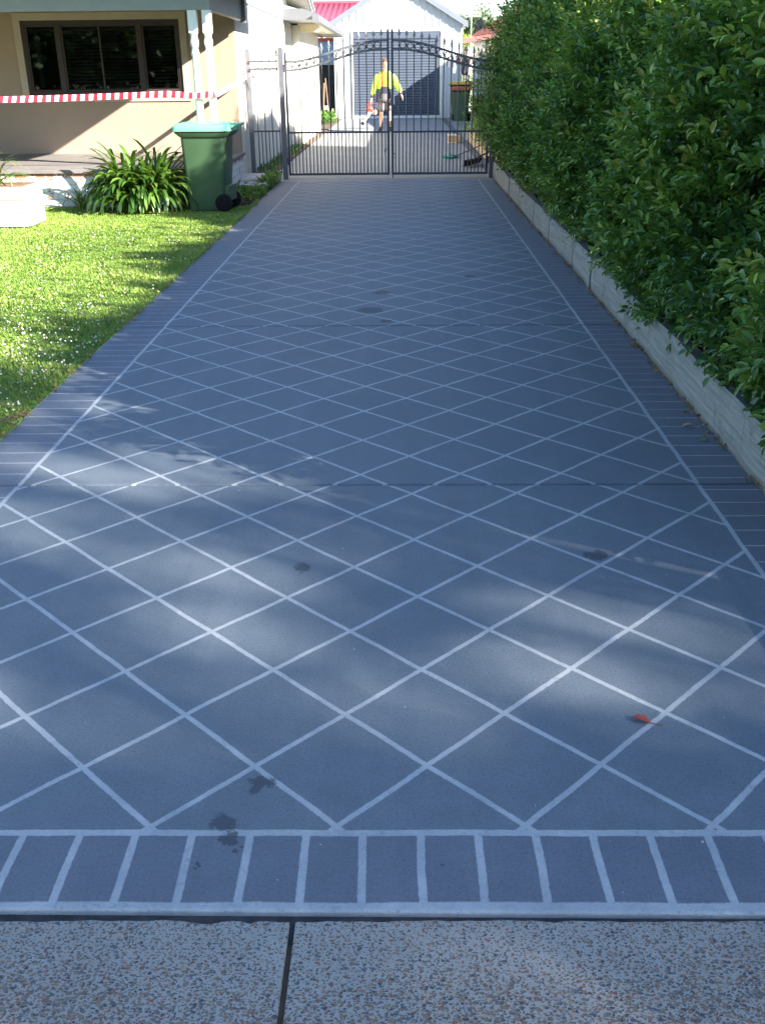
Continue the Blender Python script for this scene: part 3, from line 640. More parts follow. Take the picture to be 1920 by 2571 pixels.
# rear wing
MB().box(XW-.15, -2.26, 24.17, 29.8, -.1, 2.5).build('rear_wall', M_white, house)
MB().box(-2.255, -1.80, 24.16, 24.24, 2.36, 2.50).build('eave_beam', mat('cream_timber', (.60, .53, .34), .7, .05), house)
MB().box(-2.26, -1.80, 24.0, 33.1, 2.50, 2.53).build('eave_soffit', M_soff, house)
MB().prism([(XW, 2.535), (-1.75, 2.535), (-1.75, 2.66), (-2.0, 2.74), (XW, 2.74)], 22.5, 22.56, 'Y').build('eave_end', M_trimd, house)
mb = MB().prism([(-1.80, 2.50), (-1.68, 2.50), (-1.665, 2.62), (-1.685, 2.62), (-1.695, 2.52), (-1.785, 2.52), (-1.785, 2.62), (-1.80, 2.62)], 22.35, 33.1, 'Y').box(-1.80, -1.665, 22.33, 22.35, 2.48, 2.63)
mb.build('gutter', M_trimd, house)
MB().prism([(-1.81, 2.535), (-6, 2.535), (-6, 3.76), (-1.79, 2.66)], 22.57, 33.1, 'Y').build('rear_roof', M_roof, house)
MB().box(-2.419, -2.39, 18.3, 18.36, 1.9, 1.93).box(-2.419, -2.40, 17.75, 18.35, 1.90, 1.908).build('wall_bracket', M_trimd, house)

# ------------------------------------------------------------------ barrier tape
m, n, b, P = newmat('barrier_tape'); at = n.new('ShaderNodeAttribute', attribute_name='tone')
txt = n.step(n.noise(P, 95, 2, .6), .60, .66)
c = n.mix(at.outputs['Fac'], (.80, .80, .80), (.62, .025, .05)); c = n.mix(n.m('MULTIPLY', txt, .12), c, (.1, .1, .12))
n.link(c, b.inputs['Base Color']); b.inputs['Roughness'].default_value = .4; M_tape = m
def ribbon(pts, hw, tilt=0, period=.104, start=0.0):
    V = []; F = []; T_ = []; pos = start; prev = None; up_ = Vector((0, 0, 1))
    segs = []
    for a, b_ in zip(pts[:-1], pts[1:]):
        a = Vector(a); b_ = Vector(b_); L = (b_-a).length; nseg = max(1, int(round(L/(period/2)))); segs += [a.lerp(b_, i/nseg) for i in range(nseg)]
    segs.append(Vector(pts[-1]))
    for i, p in enumerate(segs):
        tw = up_*cos(tilt*sin(i*.11))+Vector((0, 1, 0))*sin(tilt*sin(i*.11))
        sl = .006 if True else 0; d = (segs[min(i+1, len(segs)-1)]-segs[max(0, i-1)]).normalized()
        V += [p-tw*hw-d*sl*1.3, p-tw*hw*.15+Vector((0, -.006, 0)), p+tw*hw+d*sl*1.3]
    for i in range(len(segs)-1):
        a = 3*i; F += [(a, a+3, a+4, a+1), (a+1, a+4, a+5, a+2)]; T_ += [i % 2, i % 2]
    return np.array([tuple(v) for v in V]), np.array(F), np.array(T_, float)
tape = [(-8.6+k*.48, 12.93+.02*sin(k), 1.36-.085*sin(pi*min(1, (k*.48+.4)/7.2))) for k in range(13)]+[(-2.53, 12.93, 1.30), (-2.24, 12.95, 1.32)]
tape += [(-2.235, 13.06, 1.32), (-2.29, 14.7, 1.40), (-2.345, 16.34, 1.50)]
v_, f_, t_ = ribbon(tape, .036, .25)
tag(np_mesh('barrier_tape', v_, f_, M_tape, attr=t_), 'red and white striped barrier tape strung across the porch to the gate post', 'barrier tape')
tp = [(-2.30, 16.33, 1.52), (-2.26, 16.33, 1.51), (-2.22, 16.34, 1.47), (-2.20, 16.34, 1.42), (-2.21, 16.345, 1.37)]
v2, f2, t2 = ribbon(tp, .022, .4, .08)
tag(np_mesh('tape_end', v2, f2, M_tape, attr=t2), 'loose knotted end of red and white tape hanging on the side fence panel', 'tape end')

# ------------------------------------------------------------------ wheelie bin
M_bin = mat('dark_green_plastic', (.046, .095, .046), .45, .06, 4, .08, 200)
M_lid = mat('bright_green_plastic', (.14, .54, .31), .28, .05, 4)
M_black = mat('black_rubber', (.010, .010, .011), .85, .2, 10, spec=.2)
def loft(rings, close=True):
    """rings of equal count, top and bottom capped"""
    mb = MB(); n_ = len(rings[0]); V = [p for r in rings for p in r]; F = []
    for i in range(len(rings)-1):
        for k in range(n_): F.append((i*n_+k, i*n_+(k+1) % n_, (i+1)*n_+(k+1) % n_, (i+1)*n_+k))
    if close: F += [tuple(reversed(range(n_))), tuple((len(rings)-1)*n_+k for k in range(n_))]
    return mb.add(V, F)
def rrect(cx, cy, hx, hy, z, r=.04, ns=4, a=0, c0=(0, 0)):
    out = []
    for sx, sy, t0 in ((1, 1, 0), (-1, 1, pi/2), (-1, -1, pi), (1, -1, 1.5*pi)):
        for i in range(ns+1):
            t = t0+i*pi/2/ns; px = cx+sx*(hx-r)+r*cos(t); py = cy+sy*(hy-r)+r*sin(t)
            dx, dy = px-c0[0], py-c0[1]; out.append((c0[0]+dx*cos(a)-dy*sin(a), c0[1]+dx*sin(a)+dy*cos(a), z))
    return out
def wheelie(x, y, ang, S, lidm, bodym, label, group):
    """handle and wheels towards +X before rotation"""
    c0 = (x, y); b_ = empty('wheelie_bin', (x, y, 0), label, 'wheelie bin', group)
    H = .93*S
    def R(cx, hx, hy, z, r=.045): return rrect(x+cx*S, y, hx*S, hy*S, z, r*S, 4, ang, c0)
    body = loft([R(-.02, .215, .20, .015), R(-.02, .222, .205, .10), R(-.005, .262, .245, H-.12), R(-.005, .266, .25, H-.075)]); body.build('body', bodym, b_, smooth=True)
    rim = loft([R(0, .275, .262, H-.10), R(0, .325, .285, H-.055), R(.005, .335, .29, H-.02), R(.005, .335, .29, H-.005)]); rim.build('rim', bodym, b_, smooth=True)
    loft([R(0, .343, .300, H-.035, .05), R(0, .341, .298, H-.004, .05), R(0, .338, .295, H+.015, .05), R(.005, .315, .27, H+.045, .06), R(.01, .26, .215, H+.058, .07), R(.01, .12, .10, H+.060, .07)]).build('lid', lidm, b_, smooth=True)
    ca, sa = cos(ang), sin(ang)
    def W(px, py, z): return (x+(px*ca-py*sa)*S, y+(px*sa+py*ca)*S, z)
    MB().tube([W(.345, -.24, H+.01), W(.395, -.22, H+.035), W(.395, .22, H+.035), W(.345, .24, H+.01)], .016*S, 8).build('handle', lidm, b_, smooth=True)
    for s in (-1, 1):
        c = W(.20, s*.235, .10*S); a_ = Vector((-sa, ca, 0)); c = Vector(c)
        wh = MB().tube([c-a_*.027*S, c-a_*.022*S, c+a_*.022*S, c+a_*.027*S], [.088*S, .10*S, .10*S, .088*S], 24).build('wheel', M_black, b_, smooth=True)
        MB().tube([c-a_*.034*S, c+a_*.034*S], .035*S, 12).build('hub', M_black, wh, smooth=True)
    MB().tube([W(.20, -.23, .10*S), W(.20, .23, .10*S)], .011*S, 8).build('axle', M_black, b_, smooth=True)
    MB().obox(W(.235, 0, .20*S), (ca, sa, 0), (-sa, ca, 0), (0, 0, 1), .03*S, .19*S, .09*S).build('wheel_housing', bodym, b_, bevel=.01)
    return b_
wheelie(-2.34, 12.66, rad(-4), 1.03, M_lid, M_bin, 'large dark green wheelie bin with bright green lid standing on the lawn', 'wheelie bins')
wheelie(2.04, 36.2, rad(80), 1.25, mat('yellow_plastic', (.62, .42, .03), .4, .05), M_bin, 'green wheelie bin with yellow lid by the far shed wall', 'wheelie bins')
wheelie(2.02, 35.45, rad(84), 1.08, mat('red_plastic', (.55, .03, .04), .4, .05), M_bin, 'green wheelie bin with red lid in front of the yellow lidded one', 'wheelie bins')

# ------------------------------------------------------------------ strap-leaf plant
M_strap = leafmat('strap_leaf', [(0, (.02, .06, .012)), (.5, (.045, .11, .018)), (.85, (.10, .19, .03)), (.97, (.16, .25, .05)), (1, (.30, .22, .08))], .35, .25, (.3, .45, .04), .5)
def clump(cx, cy, R, H, nl, name, label, cat, wd=.026, z0=0):
    V = []; F = []; Tn = []
    for i in range(nl):
        az = random.uniform(0, 2*pi); q = random.random(); el = rad(20+65*q); L = H*random.uniform(.8, 1.15); r0 = R*.25*random.random()
        d = Vector((cos(az), sin(az), 0)); p = Vector((cx, cy, z0))+d*r0; pts = []; wds = []; ang = el+.35; ns = 9
        for k in range(ns+1):
            f = k/ns; pts.append(p.copy()); wds.append(wd*(.55+.6*sin(pi*min(1, f*.9+.12)))*(1 if f < .85 else (1-f)/.15+.12)*random.uniform(.95, 1.05))
            ang -= (.10+.20*(1-q))*(.4+1.3*f)*1.15; p = p+(d*cos(ang)+Vector((0, 0, 1))*sin(ang))*(L/ns)
            if p.z < z0+.015: p.z = z0+.015
        side = Vector((-d.y, d.x, 0)); base = len(V); mb = MB().strip(pts, wds, side, .35)
        V += mb.v; F += [tuple(base+j for j in f) for f in mb.f]; t = random.uniform(.15, .9) if random.random() > .04 else 1.0; Tn += [t]*len(mb.f)
    o = np_mesh(name, V, F, M_strap, attr=Tn); o.data.shade_smooth(); tag(o, label, cat); return o
V = []; F = []; Tn = []
for i in range(430):
    rx_ = random.uniform(-1, 1); cx = -3.20+.27*rx_; cy = 12.66+random.uniform(-.12, .16); q = random.random()**.8; az = random.gauss(pi/2*(1-rx_*.7), 1.0) if random.random() < .15 else random.uniform(0, 2*pi)
    az = az if random.random() < .4 else random.gauss(-pi/2+rx_*.9, .9)
    L = random.uniform(.52, .80)*(1+.3*(q > .93)); d = Vector((cos(az), sin(az), 0)); p = Vector((cx, cy, .02)); ang = rad(42+44*q); ns = 10; pts = []; wds = []; wd = random.uniform(.019, .027); tw = random.gauss(0, .35)
    stiff = random.uniform(.16, .32)*(1.35-q*.75)
    for k in range(ns+1):
        f = k/ns; pts.append(p.copy()); wds.append(wd*(.75+.35*sin(pi*f))*(1 if f < .86 else math.sqrt(max(.02, 1-((f-.86)/.14)**2))))
        ang -= stiff*(.35+2.1*f*f); ang = max(ang, -1.45); p = p+(d*cos(ang)+Vector((0, 0, 1))*sin(ang))*(L/ns)
        if p.z < .02: p.z = .02
    side = Vector((-d.y, d.x, tw)).normalized(); base = len(V); mb = MB().strip(pts, wds, side, .3)
    V += mb.v; F += [tuple(base+j for j in f) for f in mb.f]; t = random.uniform(.1, .9) if random.random() > .008 else 1.0; Tn += [t]*len(mb.f)
o = np_mesh('clivia_plant', V, F, M_strap, attr=Tn); o.data.shade_smooth(); tag(o, 'big clump of dark green strap leaves beside the green bin', 'plant')
clump(-4.02, 12.83, .3, .34, 26, 'small_strap_plant', 'small striped strap-leaf plant at the porch wall behind the white planter', 'plant', .01)
# planter
M_plw = mat('white_painted_timber', (.60, .58, .52), .6, .05, 12, .2, 90)
pl_ = empty('planter_box', (-4.42, 11.42, 0), 'white painted timber planter box cut off by the left edge', 'planter box')
for k in range(3): MB().box(-4.72, -4.13, 11.2, 11.75, .005+.142*k, .142*(k+1)-.002).build('board', M_plw, pl_, bevel=.006)
MB().box(-4.68, -4.17, 11.24, 11.71, .40, .432).build('soil', mat('potting_soil', (.18, .10, .06), .95, .4, 30, .8), pl_)
clump(-4.55, 11.5, .25, .5, 60, 'planter_plant', 'arching grassy leaves growing out of the white planter box', 'plant', .010, .42)

# stone step blocks, bed weeds
M_stone = mat('pale_sandstone', (.55, .50, .47), .85, .08, 6, .3, 120)
st = empty('step_slab', (-2.2, 15.2, 0), 'pale stone slab step in front of the side fence panel', 'stone slab')
MB().rbox(-2.17, 15.15, .20, .42, .0, .085, .12).build('lower_slab', M_stone, st, bevel=.008)
MB().rbox(-2.24, 15.60, .17, .42, .087, .125, .10).build('upper_slab', M_stone, st, bevel=.008)
tag(MB().rbox(-1.98, 16.0, .09, .10, .0, .10, .5).build('edging_stone', M_stone, bevel=.01), 'single pale stone beside the left gate post', 'stone')
def leafscatter(name, label, cat, nsp, pfun, ll, slen, tone, m=None, kind=None, axis=(0, 0, 1)):
    P_ = np.array([pfun() for _ in range(nsp)]); A = np.array(axis)+rng.normal(0, .5, (nsp, 3)); A /= np.linalg.norm(A, axis=1)[:, None]
    v_, f_, t_ = sprigs(P_, A, 6, slen*(.6+.8*rng.random(nsp)), ll, tone+rng.normal(0, .14, nsp)); o = np_mesh(name, v_, f_, m or M_leaf, attr=t_); tag(o, label, cat, kind=kind); return o
u_ = random.uniform
M_dry = leafmat('dry_leaf', [(0, (.16, .10, .05)), (.5, (.42, .30, .14)), (.8, (.48, .38, .20)), (1, (.30, .10, .05))], .7, .15, (.4, .3, .1))
leafscatter('weed_patch', 'low green weeds and dead leaves in the bed beside the driveway edge', 'weeds', 420, lambda: (u_(-2.36, -1.88), u_(13.6, 15.4), .0), .045, .07, .66, kind='stuff')
leafscatter('weed_clump', 'leafy weed growing at the foot of the left gate post', 'weeds', 150, lambda: (u_(-2.05, -1.88), u_(14.9, 16.1), u_(0, .08)), .05, .10, .7)
leafscatter('dry_leaf_litter', 'brown dry leaf litter on the soil by the stone step', 'leaf litter', 160, lambda: (u_(-2.38, -1.95), u_(13.5, 14.6), .0), .05, .03, 1.3, kind='stuff')
leafscatter('side_bed_weeds', 'sparse weeds along the house side wall behind the fence panel', 'weeds', 160, lambda: (u_(-2.40, -2.14), u_(17, 23.5), .01), .05, .08, .5, kind='stuff')
leafscatter('corner_shrub', 'low green shrub at the far left corner by the shed', 'shrub', 200, lambda: (u_(-2.7, -2.2), u_(33, 36.5), u_(0, .22)), .09, .14, .6)
leafscatter('bed_shrub', 'yellow green shrub behind the gate on the right-hand raised bed', 'shrub', 260, lambda: (random.gauss(1.75, .16), u_(17.9, 24.5), .26+abs(random.gauss(0, .13))), .07, .12, .84)
leafscatter('gate_shrub', 'dark leafy shrub behind the right gate post', 'shrub', 320, lambda: (1.85+random.gauss(0, .14), random.gauss(18.4, .35), .3+abs(random.gauss(.6, .4))), .06, .12, .5)

leafscatter('lawn_edge_litter', 'dry leaf bits and clippings along the left edge of the driveway', 'leaf litter', 110, lambda: (-1.868+random.gauss(0, .02), u_(3.6, 13), .004), .020, .01, .4, m=M_dry, kind='stuff')
# dry frond and leaves lying about
mb = MB(); 
for i in range(13):
    f = i/12; bx, by = -1.97+.13*f, 4.36+.22*f; s = 1 if i % 2 else -1; a = .95+s*.55; L = .085*(1-.4*f)
    mb.strip([(bx, by, .03), (bx+cos(a)*L*.5, by+sin(a)*L*.5, .042), (bx+cos(a)*L, by+sin(a)*L, .022)], [.004, .008, .001], (-sin(a), cos(a), 0), .3)
mb.tube([(-1.98, 4.34, .03), (-1.90, 4.47, .035), (-1.83, 4.60, .02)], .003, 5)
tag(mb.build('dry_frond', M_dry, fix=False), 'dry yellow fern-like frond lying at the lawn edge', 'dead leaf'); bpy.data.objects['dry_frond']['tone'] = 0
def fallen(x, y, a, L, label, col, z=.003):
    m_ = mat('leaf_'+str(len(bpy.data.materials)), col, .7, .25, 90)
    mb = MB().strip([(x, y, z), (x+cos(a)*L*.3, y+sin(a)*L*.3, z+.006), (x+cos(a)*L*.7, y+sin(a)*L*.7, z+.009), (x+cos(a)*L, y+sin(a)*L, z+.002)], [L*.04, L*.24, L*.20, L*.01], (-sin(a), cos(a), 0), .35)
    mb.tube([(x, y, z), (x-cos(a)*L*.6, y-sin(a)*L*.6, z+.001)], L*.02, 5)
    tag(mb.build('fallen_leaf', m_, fix=False, smooth=True), label, 'fallen leaf', 'fallen leaves on the ground')
fallen(.645, 2.10, rad(158), .05, 'curled dark red leaf on the driveway at the right foreground', (.30, .05, .035))
fallen(-1.83, 3.76, .6, .07, 'tan leaf on the driveway edge at the left frame border', (.45, .33, .18))
fallen(1.33, 4.42, .1, .06, 'brown narrow leaf on the right border near the sleeper wall', (.35, .25, .14))
fallen(1.36, 4.22, .1, .045, 'small green leaf on the right border below the hedge', (.10, .22, .05))
fallen(-2.1, 4.1, 1.2, .05, 'reddish brown leaf on the grass near the frond', (.35, .14, .07), .03)
leafscatter('hedge_clippings', 'tiny dry leaf bits gathered along the foot of the sleeper wall', 'leaf litter', 230, lambda: (1.445-abs(random.gauss(0, .016)), u_(3.5, 15.5), .003), .018, .01, .4, m=M_dry, kind='stuff')

# ------------------------------------------------------------------ shed
m, n, b, P = newmat('ribbed_cream_sheet'); n.link(n.mix(n.noise(P, 3, 4), (.62, .62, .60), (.70, .70, .67)), b.inputs['Base Color']); b.inputs['Roughness'].default_value = .5; M_sheet = m
M_door = mat('bluegrey_door_sheet', (.075, .095, .135), .5, .06, 3); M_barge = mat('bluegrey_barge', (.17, .19, .23), .5, .05, 3)
shed = empty('shed', (-.08, 38, 0), 'cream ribbed metal gabled shed at the end of the drive', 'shed')
SX0, SX1, SAX, SY_ = -2.33, 2.17, -.08, 38.0
def roofz(x): return 4.42-abs(x-SAX)*.585
mb = MB(); dx0, dx1, dz1 = -1.68, 1.42, 2.83
mb.prism([(SX0, -.05), (dx0, -.05), (dx0, roofz(dx0)), (SX0, roofz(SX0))], SY_, SY_+.06).prism([(dx1, -.05), (SX1, -.05), (SX1, roofz(SX1)), (dx1, roofz(dx1))], SY_, SY_+.06)
mb.prism([(dx0, dz1), (dx1, dz1), (dx1, roofz(dx1)), (SAX, roofz(SAX)), (dx0, roofz(dx0))], SY_, SY_+.06)
x = SX0+.1
while x < SX1:
    z0 = dz1+.06 if dx0-.05 < x < dx1+.05 else 0
    mb.prism([(x-.014, SY_), (x-.010, SY_-.022), (x+.010, SY_-.022), (x+.014, SY_)], z0, roofz(x)-.02, 'Z'); x += .24
mb.build('front_wall', M_sheet, shed)
MB().box(SX0, SX0+.06, SY_+.061, 45, -.05, roofz(SX0)).build('side_wall', M_sheet, shed); MB().box(SX1-.06, SX1, SY_+.061, 45, -.05, roofz(SX1)).build('side_wall', M_sheet, shed)
for s in (-1, 1):
    xe = SAX+s*2.42; MB().prism([(SAX, roofz(SAX)), (xe, roofz(xe)), (xe, roofz(xe)+.05), (SAX, roofz(SAX)+.05)], SY_-.12, 45.1).build('roof_slope', M_barge, shed)
    MB().prism([(SAX, roofz(SAX)-.10), (xe, roofz(xe)-.10), (xe, roofz(xe)+.09), (SAX, roofz(SAX)+.09)], SY_-.16, SY_-.121).build('barge_board', M_barge, shed)
rd = MB(); z = .10
vs = []; k = 0
while z < 2.58: rd.prism([(SY_+.03, z), (SY_+.005, z+.012), (SY_+.005, z+.072), (SY_+.03, z+.084)], dx0+.05, dx1-.18, 'X'); z += .088
rdo = rd.build('roller_door', M_door, shed)
MB().box(dx0+.02, dx1-.02, SY_+.031, SY_+.04, .03, 2.8).build('door_backing', mat('door_groove', (.035, .04, .06), .6, .05), rdo)
MB().box(dx0+.03, dx1-.03, SY_-.01, SY_+.029, 2.60, 2.81).build('door_head', M_door, shed); MB().box(dx1-.175, dx1-.02, SY_-.012, SY_+.029, .1, 2.60).build('door_guide', M_door, shed)
MB().box(dx0+.02, dx1-.02, SY_-.02, SY_+.03, .005, .095).build('door_bottom_bar', M_post, rdo)
MB().box(dx0-.06, dx1+.06, SY_-.035, SY_-.002, 2.815, 2.86).box(dx0-.06, dx0+.015, SY_-.035, SY_-.002, 0, 2.814).box(dx1-.012, dx1+.06, SY_-.035, SY_-.002, 0, 2.814).build('door_trim', M_post, shed)

# ------------------------------------------------------------------ neighbours
def ribroof(name, p00, p10, p11, p01, nr, m_, parent, h=.03):
    """corrugated sheet; ribs run from edge 00-10 up to 01-11"""
    p00, p10, p11, p01 = map(Vector, (p00, p10, p11, p01)); nrm = (p10-p00).cross(p01-p00).normalized(); V = []; F = []; K = nr*6
    if nrm.z < 0: nrm = -nrm
    for i in range(K+1):
        t = i/K; o_ = nrm*(h*(.5+.5*cos(2*pi*i/6))); V += [p00.lerp(p10, t)+o_, p01.lerp(p11, t)+o_]
    for i in range(K): F.append((2*i, 2*i+2, 2*i+3, 2*i+1))
    o = MB().add(V, F).build(name, m_, parent, smooth=True); o.modifiers.new('thick', 'SOLIDIFY').thickness = .02; return o
M_red = mat('red_corrugated_sheet', (.48, .055, .085), .5, .08, 3); M_tile = mat('terracotta_tile', (.50, .13, .08), .7, .15, 5); M_blue = mat('pale_blue_weatherboard', (.30, .40, .60), .7, .05, 3)
nb = empty('neighbouring_house', (-4, 43, 0), 'blue house with red corrugated roof behind the gap left of the shed', 'house')
MB().box(-8, -2.36, 40.3, 40.4, 1.80, 2.6).build('wall', M_blue, nb); MB().box(-8, -2.36, 40.2, 40.29, 2.59, 2.70).build('gutter', mat('red_gutter', (.5, .05, .03), .5, .05), nb)
ribroof('roof', (-8, 40.2, 2.72), (1.5, 40.2, 2.72), (1.5, 48, 4.26), (-8, 48, 4.26), 42, M_red, nb)
MB().tube([(-8, 48, 4.28), (1.5, 48, 4.28)], .09, 8).build('ridge_cap', M_red, nb)
MB().box(-8, -2.36, 40.6, 40.7, -.1, 1.8).build('carport_shade_sheet', mat('carport_shade', (.035, .036, .045), .8, .2), nb)  # near-black sheet standing in for the shade inside the open carport
tag(MB().box(-2.66, -2.52, 36.6, 36.9, .35, .47).build('storage_tub', M_post, bevel=.01), 'small white tub in the dark gap left of the shed', 'tub')
tag(MB().tube([(-2.72, 37, 0), (-2.66, 37.2, 1.2)], .03, 8).tube([(-2.5, 37, 0), (-2.62, 37.3, 1.35)], .02, 6).build('leaning_pole', mat('brown_pole', (.22, .13, .08), .8, .2)), 'brown poles leaning in the dark gap left of the shed', 'pole')
nr_ = empty('neighbouring_house', (4.5, 40, 0), 'white house with red tiled roof and fascia right of the shed', 'house')
e0 = Vector((2.58, 43.9, 2.70)); e1 = Vector((3.42, 35.5, 2.70)); ed = (e1-e0).normalized(); en = Vector((-ed.y, ed.x, 0)); 
if en.x < 0: en = -en
wa = e0+en*.35; wb = e1+en*.35+ed*9
MB().add([(wa.x, wa.y, 0), (wb.x, wb.y, 0), (wb.x, wb.y, 2.6), (wa.x, wa.y, 2.6), (wa.x+.15, wa.y, 0), (wb.x+.15, wb.y, 0), (wb.x+.15, wb.y, 2.6), (wa.x+.15, wa.y, 2.6)],
         [(0, 1, 2, 3), (4, 7, 6, 5), (0, 3, 7, 4), (1, 5, 6, 2), (3, 2, 6, 7), (0, 4, 5, 1)]).build('wall', mat('white_wall', (.72, .72, .70), .8, .04), nr_)
e2 = e1+ed*9
MB().obox((e0+e2)/2+Vector((0, 0, -.07)), ed, en, (0, 0, 1), (e2-e0).length/2, .03, .085).build('fascia', mat('red_fascia', (.52, .05, .04), .5, .05), nr_)
MB().obox((e0+e2)/2+en*.2+Vector((0, 0, -.12)), ed, en, (0, 0, 1), (e2-e0).length/2-.01, .165, .01).build('soffit', M_soff, nr_)
# tiled slope rises to the right; left edge is a hip
up1 = Vector(e0)+ed*3.2+en*5+Vector((0, 0, 2.9)); up2 = e2+en*5+Vector((0, 0, 2.9)); K = 120; V = []; F = []; 
slope_n = (e2-e0).cross(up1-e0).normalized(); 
if slope_n.z < 0: slope_n = -slope_n
for i in range(K+1):
    t = i/K; a = (e0+ed*1.7).lerp(e2, t)+Vector((0, 0, .03)); b_ = up1.lerp(up2, t)+ed*1.7*(1-t)*0; o_ = slope_n*(.05*(.5+.5*cos(2*pi*i/4))); V += [a+o_, b_+o_]
for i in range(K): F.append((2*i, 2*i+2, 2*i+3, 2*i+1))
MB().add(V, F).build('roof', M_tile, nr_, smooth=True)
# satellite dish
M_dish = mat('black_dish', (.03, .032, .045), .5, .1)
dsh = empty('satellite_dish', (2.95, 40, 2.9), 'black satellite dish on the roof right of the shed', 'satellite dish')
c = Vector((2.89, 40.0, 3.07)); ax = Vector((-.55, -.8, .25)).normalized(); s1 = ax.orthogonal().normalized(); s2 = ax.cross(s1); V = [c-ax*.05]; F = []
for j in range(1, 5):
    for k in range(24): t = 2*pi*k/24; r_ = .19*j/4; V.append(c+(s1*cos(t)+s2*sin(t))*r_+ax*(-.05+.05*(j/4)**2))
for k in range(24): F.append((0, 1+k, 1+(k+1) % 24))
for j in range(3):
    for k in range(24): F.append((1+24*j+k, 25+24*j+k, 25+24*j+(k+1) % 24, 1+24*j+(k+1) % 24))
d_ = MB().add(V, F).build('reflector', M_dish, dsh, smooth=True); d_.modifiers.new('t', 'SOLIDIFY').thickness = .012
MB().tube([c-s2*.0+Vector((0, 0, -.17)), c+ax*.22+Vector((0, 0, -.05))], .012, 6).tube([c+ax*.19+Vector((0, 0, -.06)), c+ax*.25+Vector((0, 0, -.03))], .03, 8).build('feed_arm', M_dish, dsh)
MB().tube([(2.98, 40.05, 2.60), (2.97, 40.05, 2.95), c-ax*.06], .02, 8).build('mast', M_dish, dsh)
an = empty('roof_antenna', (2.78, 46, 2.6), 'thin pale antenna mast between the shed and the red roof', 'antenna')
MB().tube([(2.9, 44.8, 0), (2.9, 44.8, 3.8)], .012, 6).build('mast', M_post, an); mb = MB()
for k in range(5): mb.tube([(2.75-.0*k, 44.8, 3.55+.05*k), (3.3, 44.8, 3.55+.05*k)], .006, 5)
mb.build('aerial_bar', M_post, an)
# right boundary fence beyond the gate
M_fence = mat('grey_fence_sheet', (.30, .32, .33), .6, .06, 3)
fn = empty('boundary_fence', (2.5, 28, 0), 'grey metal sheet fence along the right side behind the gate', 'fence')
mb = MB(); y = 20.9
while y < 37.6: mb.box(2.56, 2.575, y, y+.10, .0, 1.86).box(2.575, 2.59, y+.10, y+.2, .0, 1.86); y += .2
mb.build('sheet', M_fence, fn); MB().box(2.55, 2.60, 20.9, 37.7, 1.862, 1.91).build('top_rail', M_fence, fn)
for y in (20.9, 23.3, 25.5, 27.9, 30.3, 32.7, 35.1, 37.6): MB().box(2.54, 2.605, y-.03, y+.03, 0, 1.95).build('fence_post', M_fence, fn)

# ------------------------------------------------------------------ things behind the gate
for px, yy, lab in ((2.235, 35.9, 'thin white post left of the other white post near the far bins'), (2.47, 35.0, 'thin white post nearest the hedge near the far bins')):
    o = empty('white_post', (px, yy, 0), lab, 'post', 'thin white posts near the bins'); MB().tube([(px, yy, 0), (px, yy, 1.72)], .028, 10).build('shaft', M_post, o, smooth=True)
    MB().lathe([(.04, 0), (.04, .02), (.028, .03)], (px, yy, 0), 10).build('base_collar', M_post, o, smooth=True)
ln = empty('clothes_line', (1.75, 30, 1.9), 'thin line of hanging items across the right side behind the gate', 'clothes line')
MB().tube([(2.56, 30, 1.93), (1.75, 30, 1.90), (1.25, 30.0, 1.91), (1.2, 30, 1.91)], .006, 6).build('line', M_black, ln)
MB().tube([(1.2, 30, 0), (1.2, 30, 1.93)], .014, 8).build('prop', M_barge, ln)
def garment(x, z0, w0, h, col, label, name='hanging_cloth', lean=0):
    m_ = mat('cloth_'+str(len(bpy.data.materials)), col, .85, .2, 14); V = []; F = []; nxx, nzz = 8, 8
    for s in (0, 1):
        for j in range(nzz+1):
            for i in range(nxx+1):
                u = i/nxx-.5; v = j/nzz; ww = w0*(.55+.6*sin(pi*min(1, v*.8+.1))); V.append((x+u*ww+lean*v, 30.0+(.03+.02*sin(i*1.7+v*3))*(1 if s else -1)*cos(u*pi*.95)+.01, z0-h*v))
    G = (nxx+1)*(nzz+1)
    for s in (0, 1):
        for j in range(nzz):
            for i in range(nxx):
                a = s*G+j*(nxx+1)+i; F.append((a, a+1, a+nxx+2, a+nxx+1) if s else (a, a+nxx+1, a+nxx+2, a+1))
    for j in range(nzz):
        for i in (0, nxx): a = j*(nxx+1)+i; F.append((a, a+nxx+1, a+nxx+1+G, a+G))
    for j in (0, nzz):
        for i in range(nxx): a = j*(nxx+1)+i; F.append((a, a+1, a+1+G, a+G))
    tag(MB().add(V, F).build(name, m_, smooth=True), label, 'hanging cloth', 'items hanging on the line')
garment(1.80, 1.89, .20, .46, (.02, .022, .03), 'black bag-shaped item hanging above the yellow lidded bin')
garment(1.48, 1.90, .13, .42, (.20, .22, .27), 'grey cloth hanging left of the black item')
garment(1.62, 1.90, .12, .20, (.16, .09, .08), 'brown cloth hanging between the grey and black items')
garment(1.33, 1.90, .08, .26, (.12, .12, .16), 'small dark cloth nearest the shed door on the line')
garment(1.95, 1.90, .10, .22, (.45, .33, .30), 'pinkish cloth on the right end of the line')
# cardboard box / block on rear drive
M_card = mat('tan_timber_block', (.46, .33, .20), .8, .1, 8, .2)
bx = empty('timber_block', (1.24, 24.75, 0), 'tan block with pale top edge sitting on the rear drive by the kerb', 'timber block')
MB().box(1.12, 1.40, 24.6, 24.9, .012, .15).build('body', M_card, bx, bevel=.006); MB().box(1.11, 1.32, 24.59, 24.91, .152, .178).build('top_board', mat('pale_board', (.75, .66, .50), .7, .05), bx, bevel=.004)
MB().box(1.11, 1.32, 24.58, 24.92, -.002, .011).build('base_board', bpy.data.materials['pale_board'], bx)
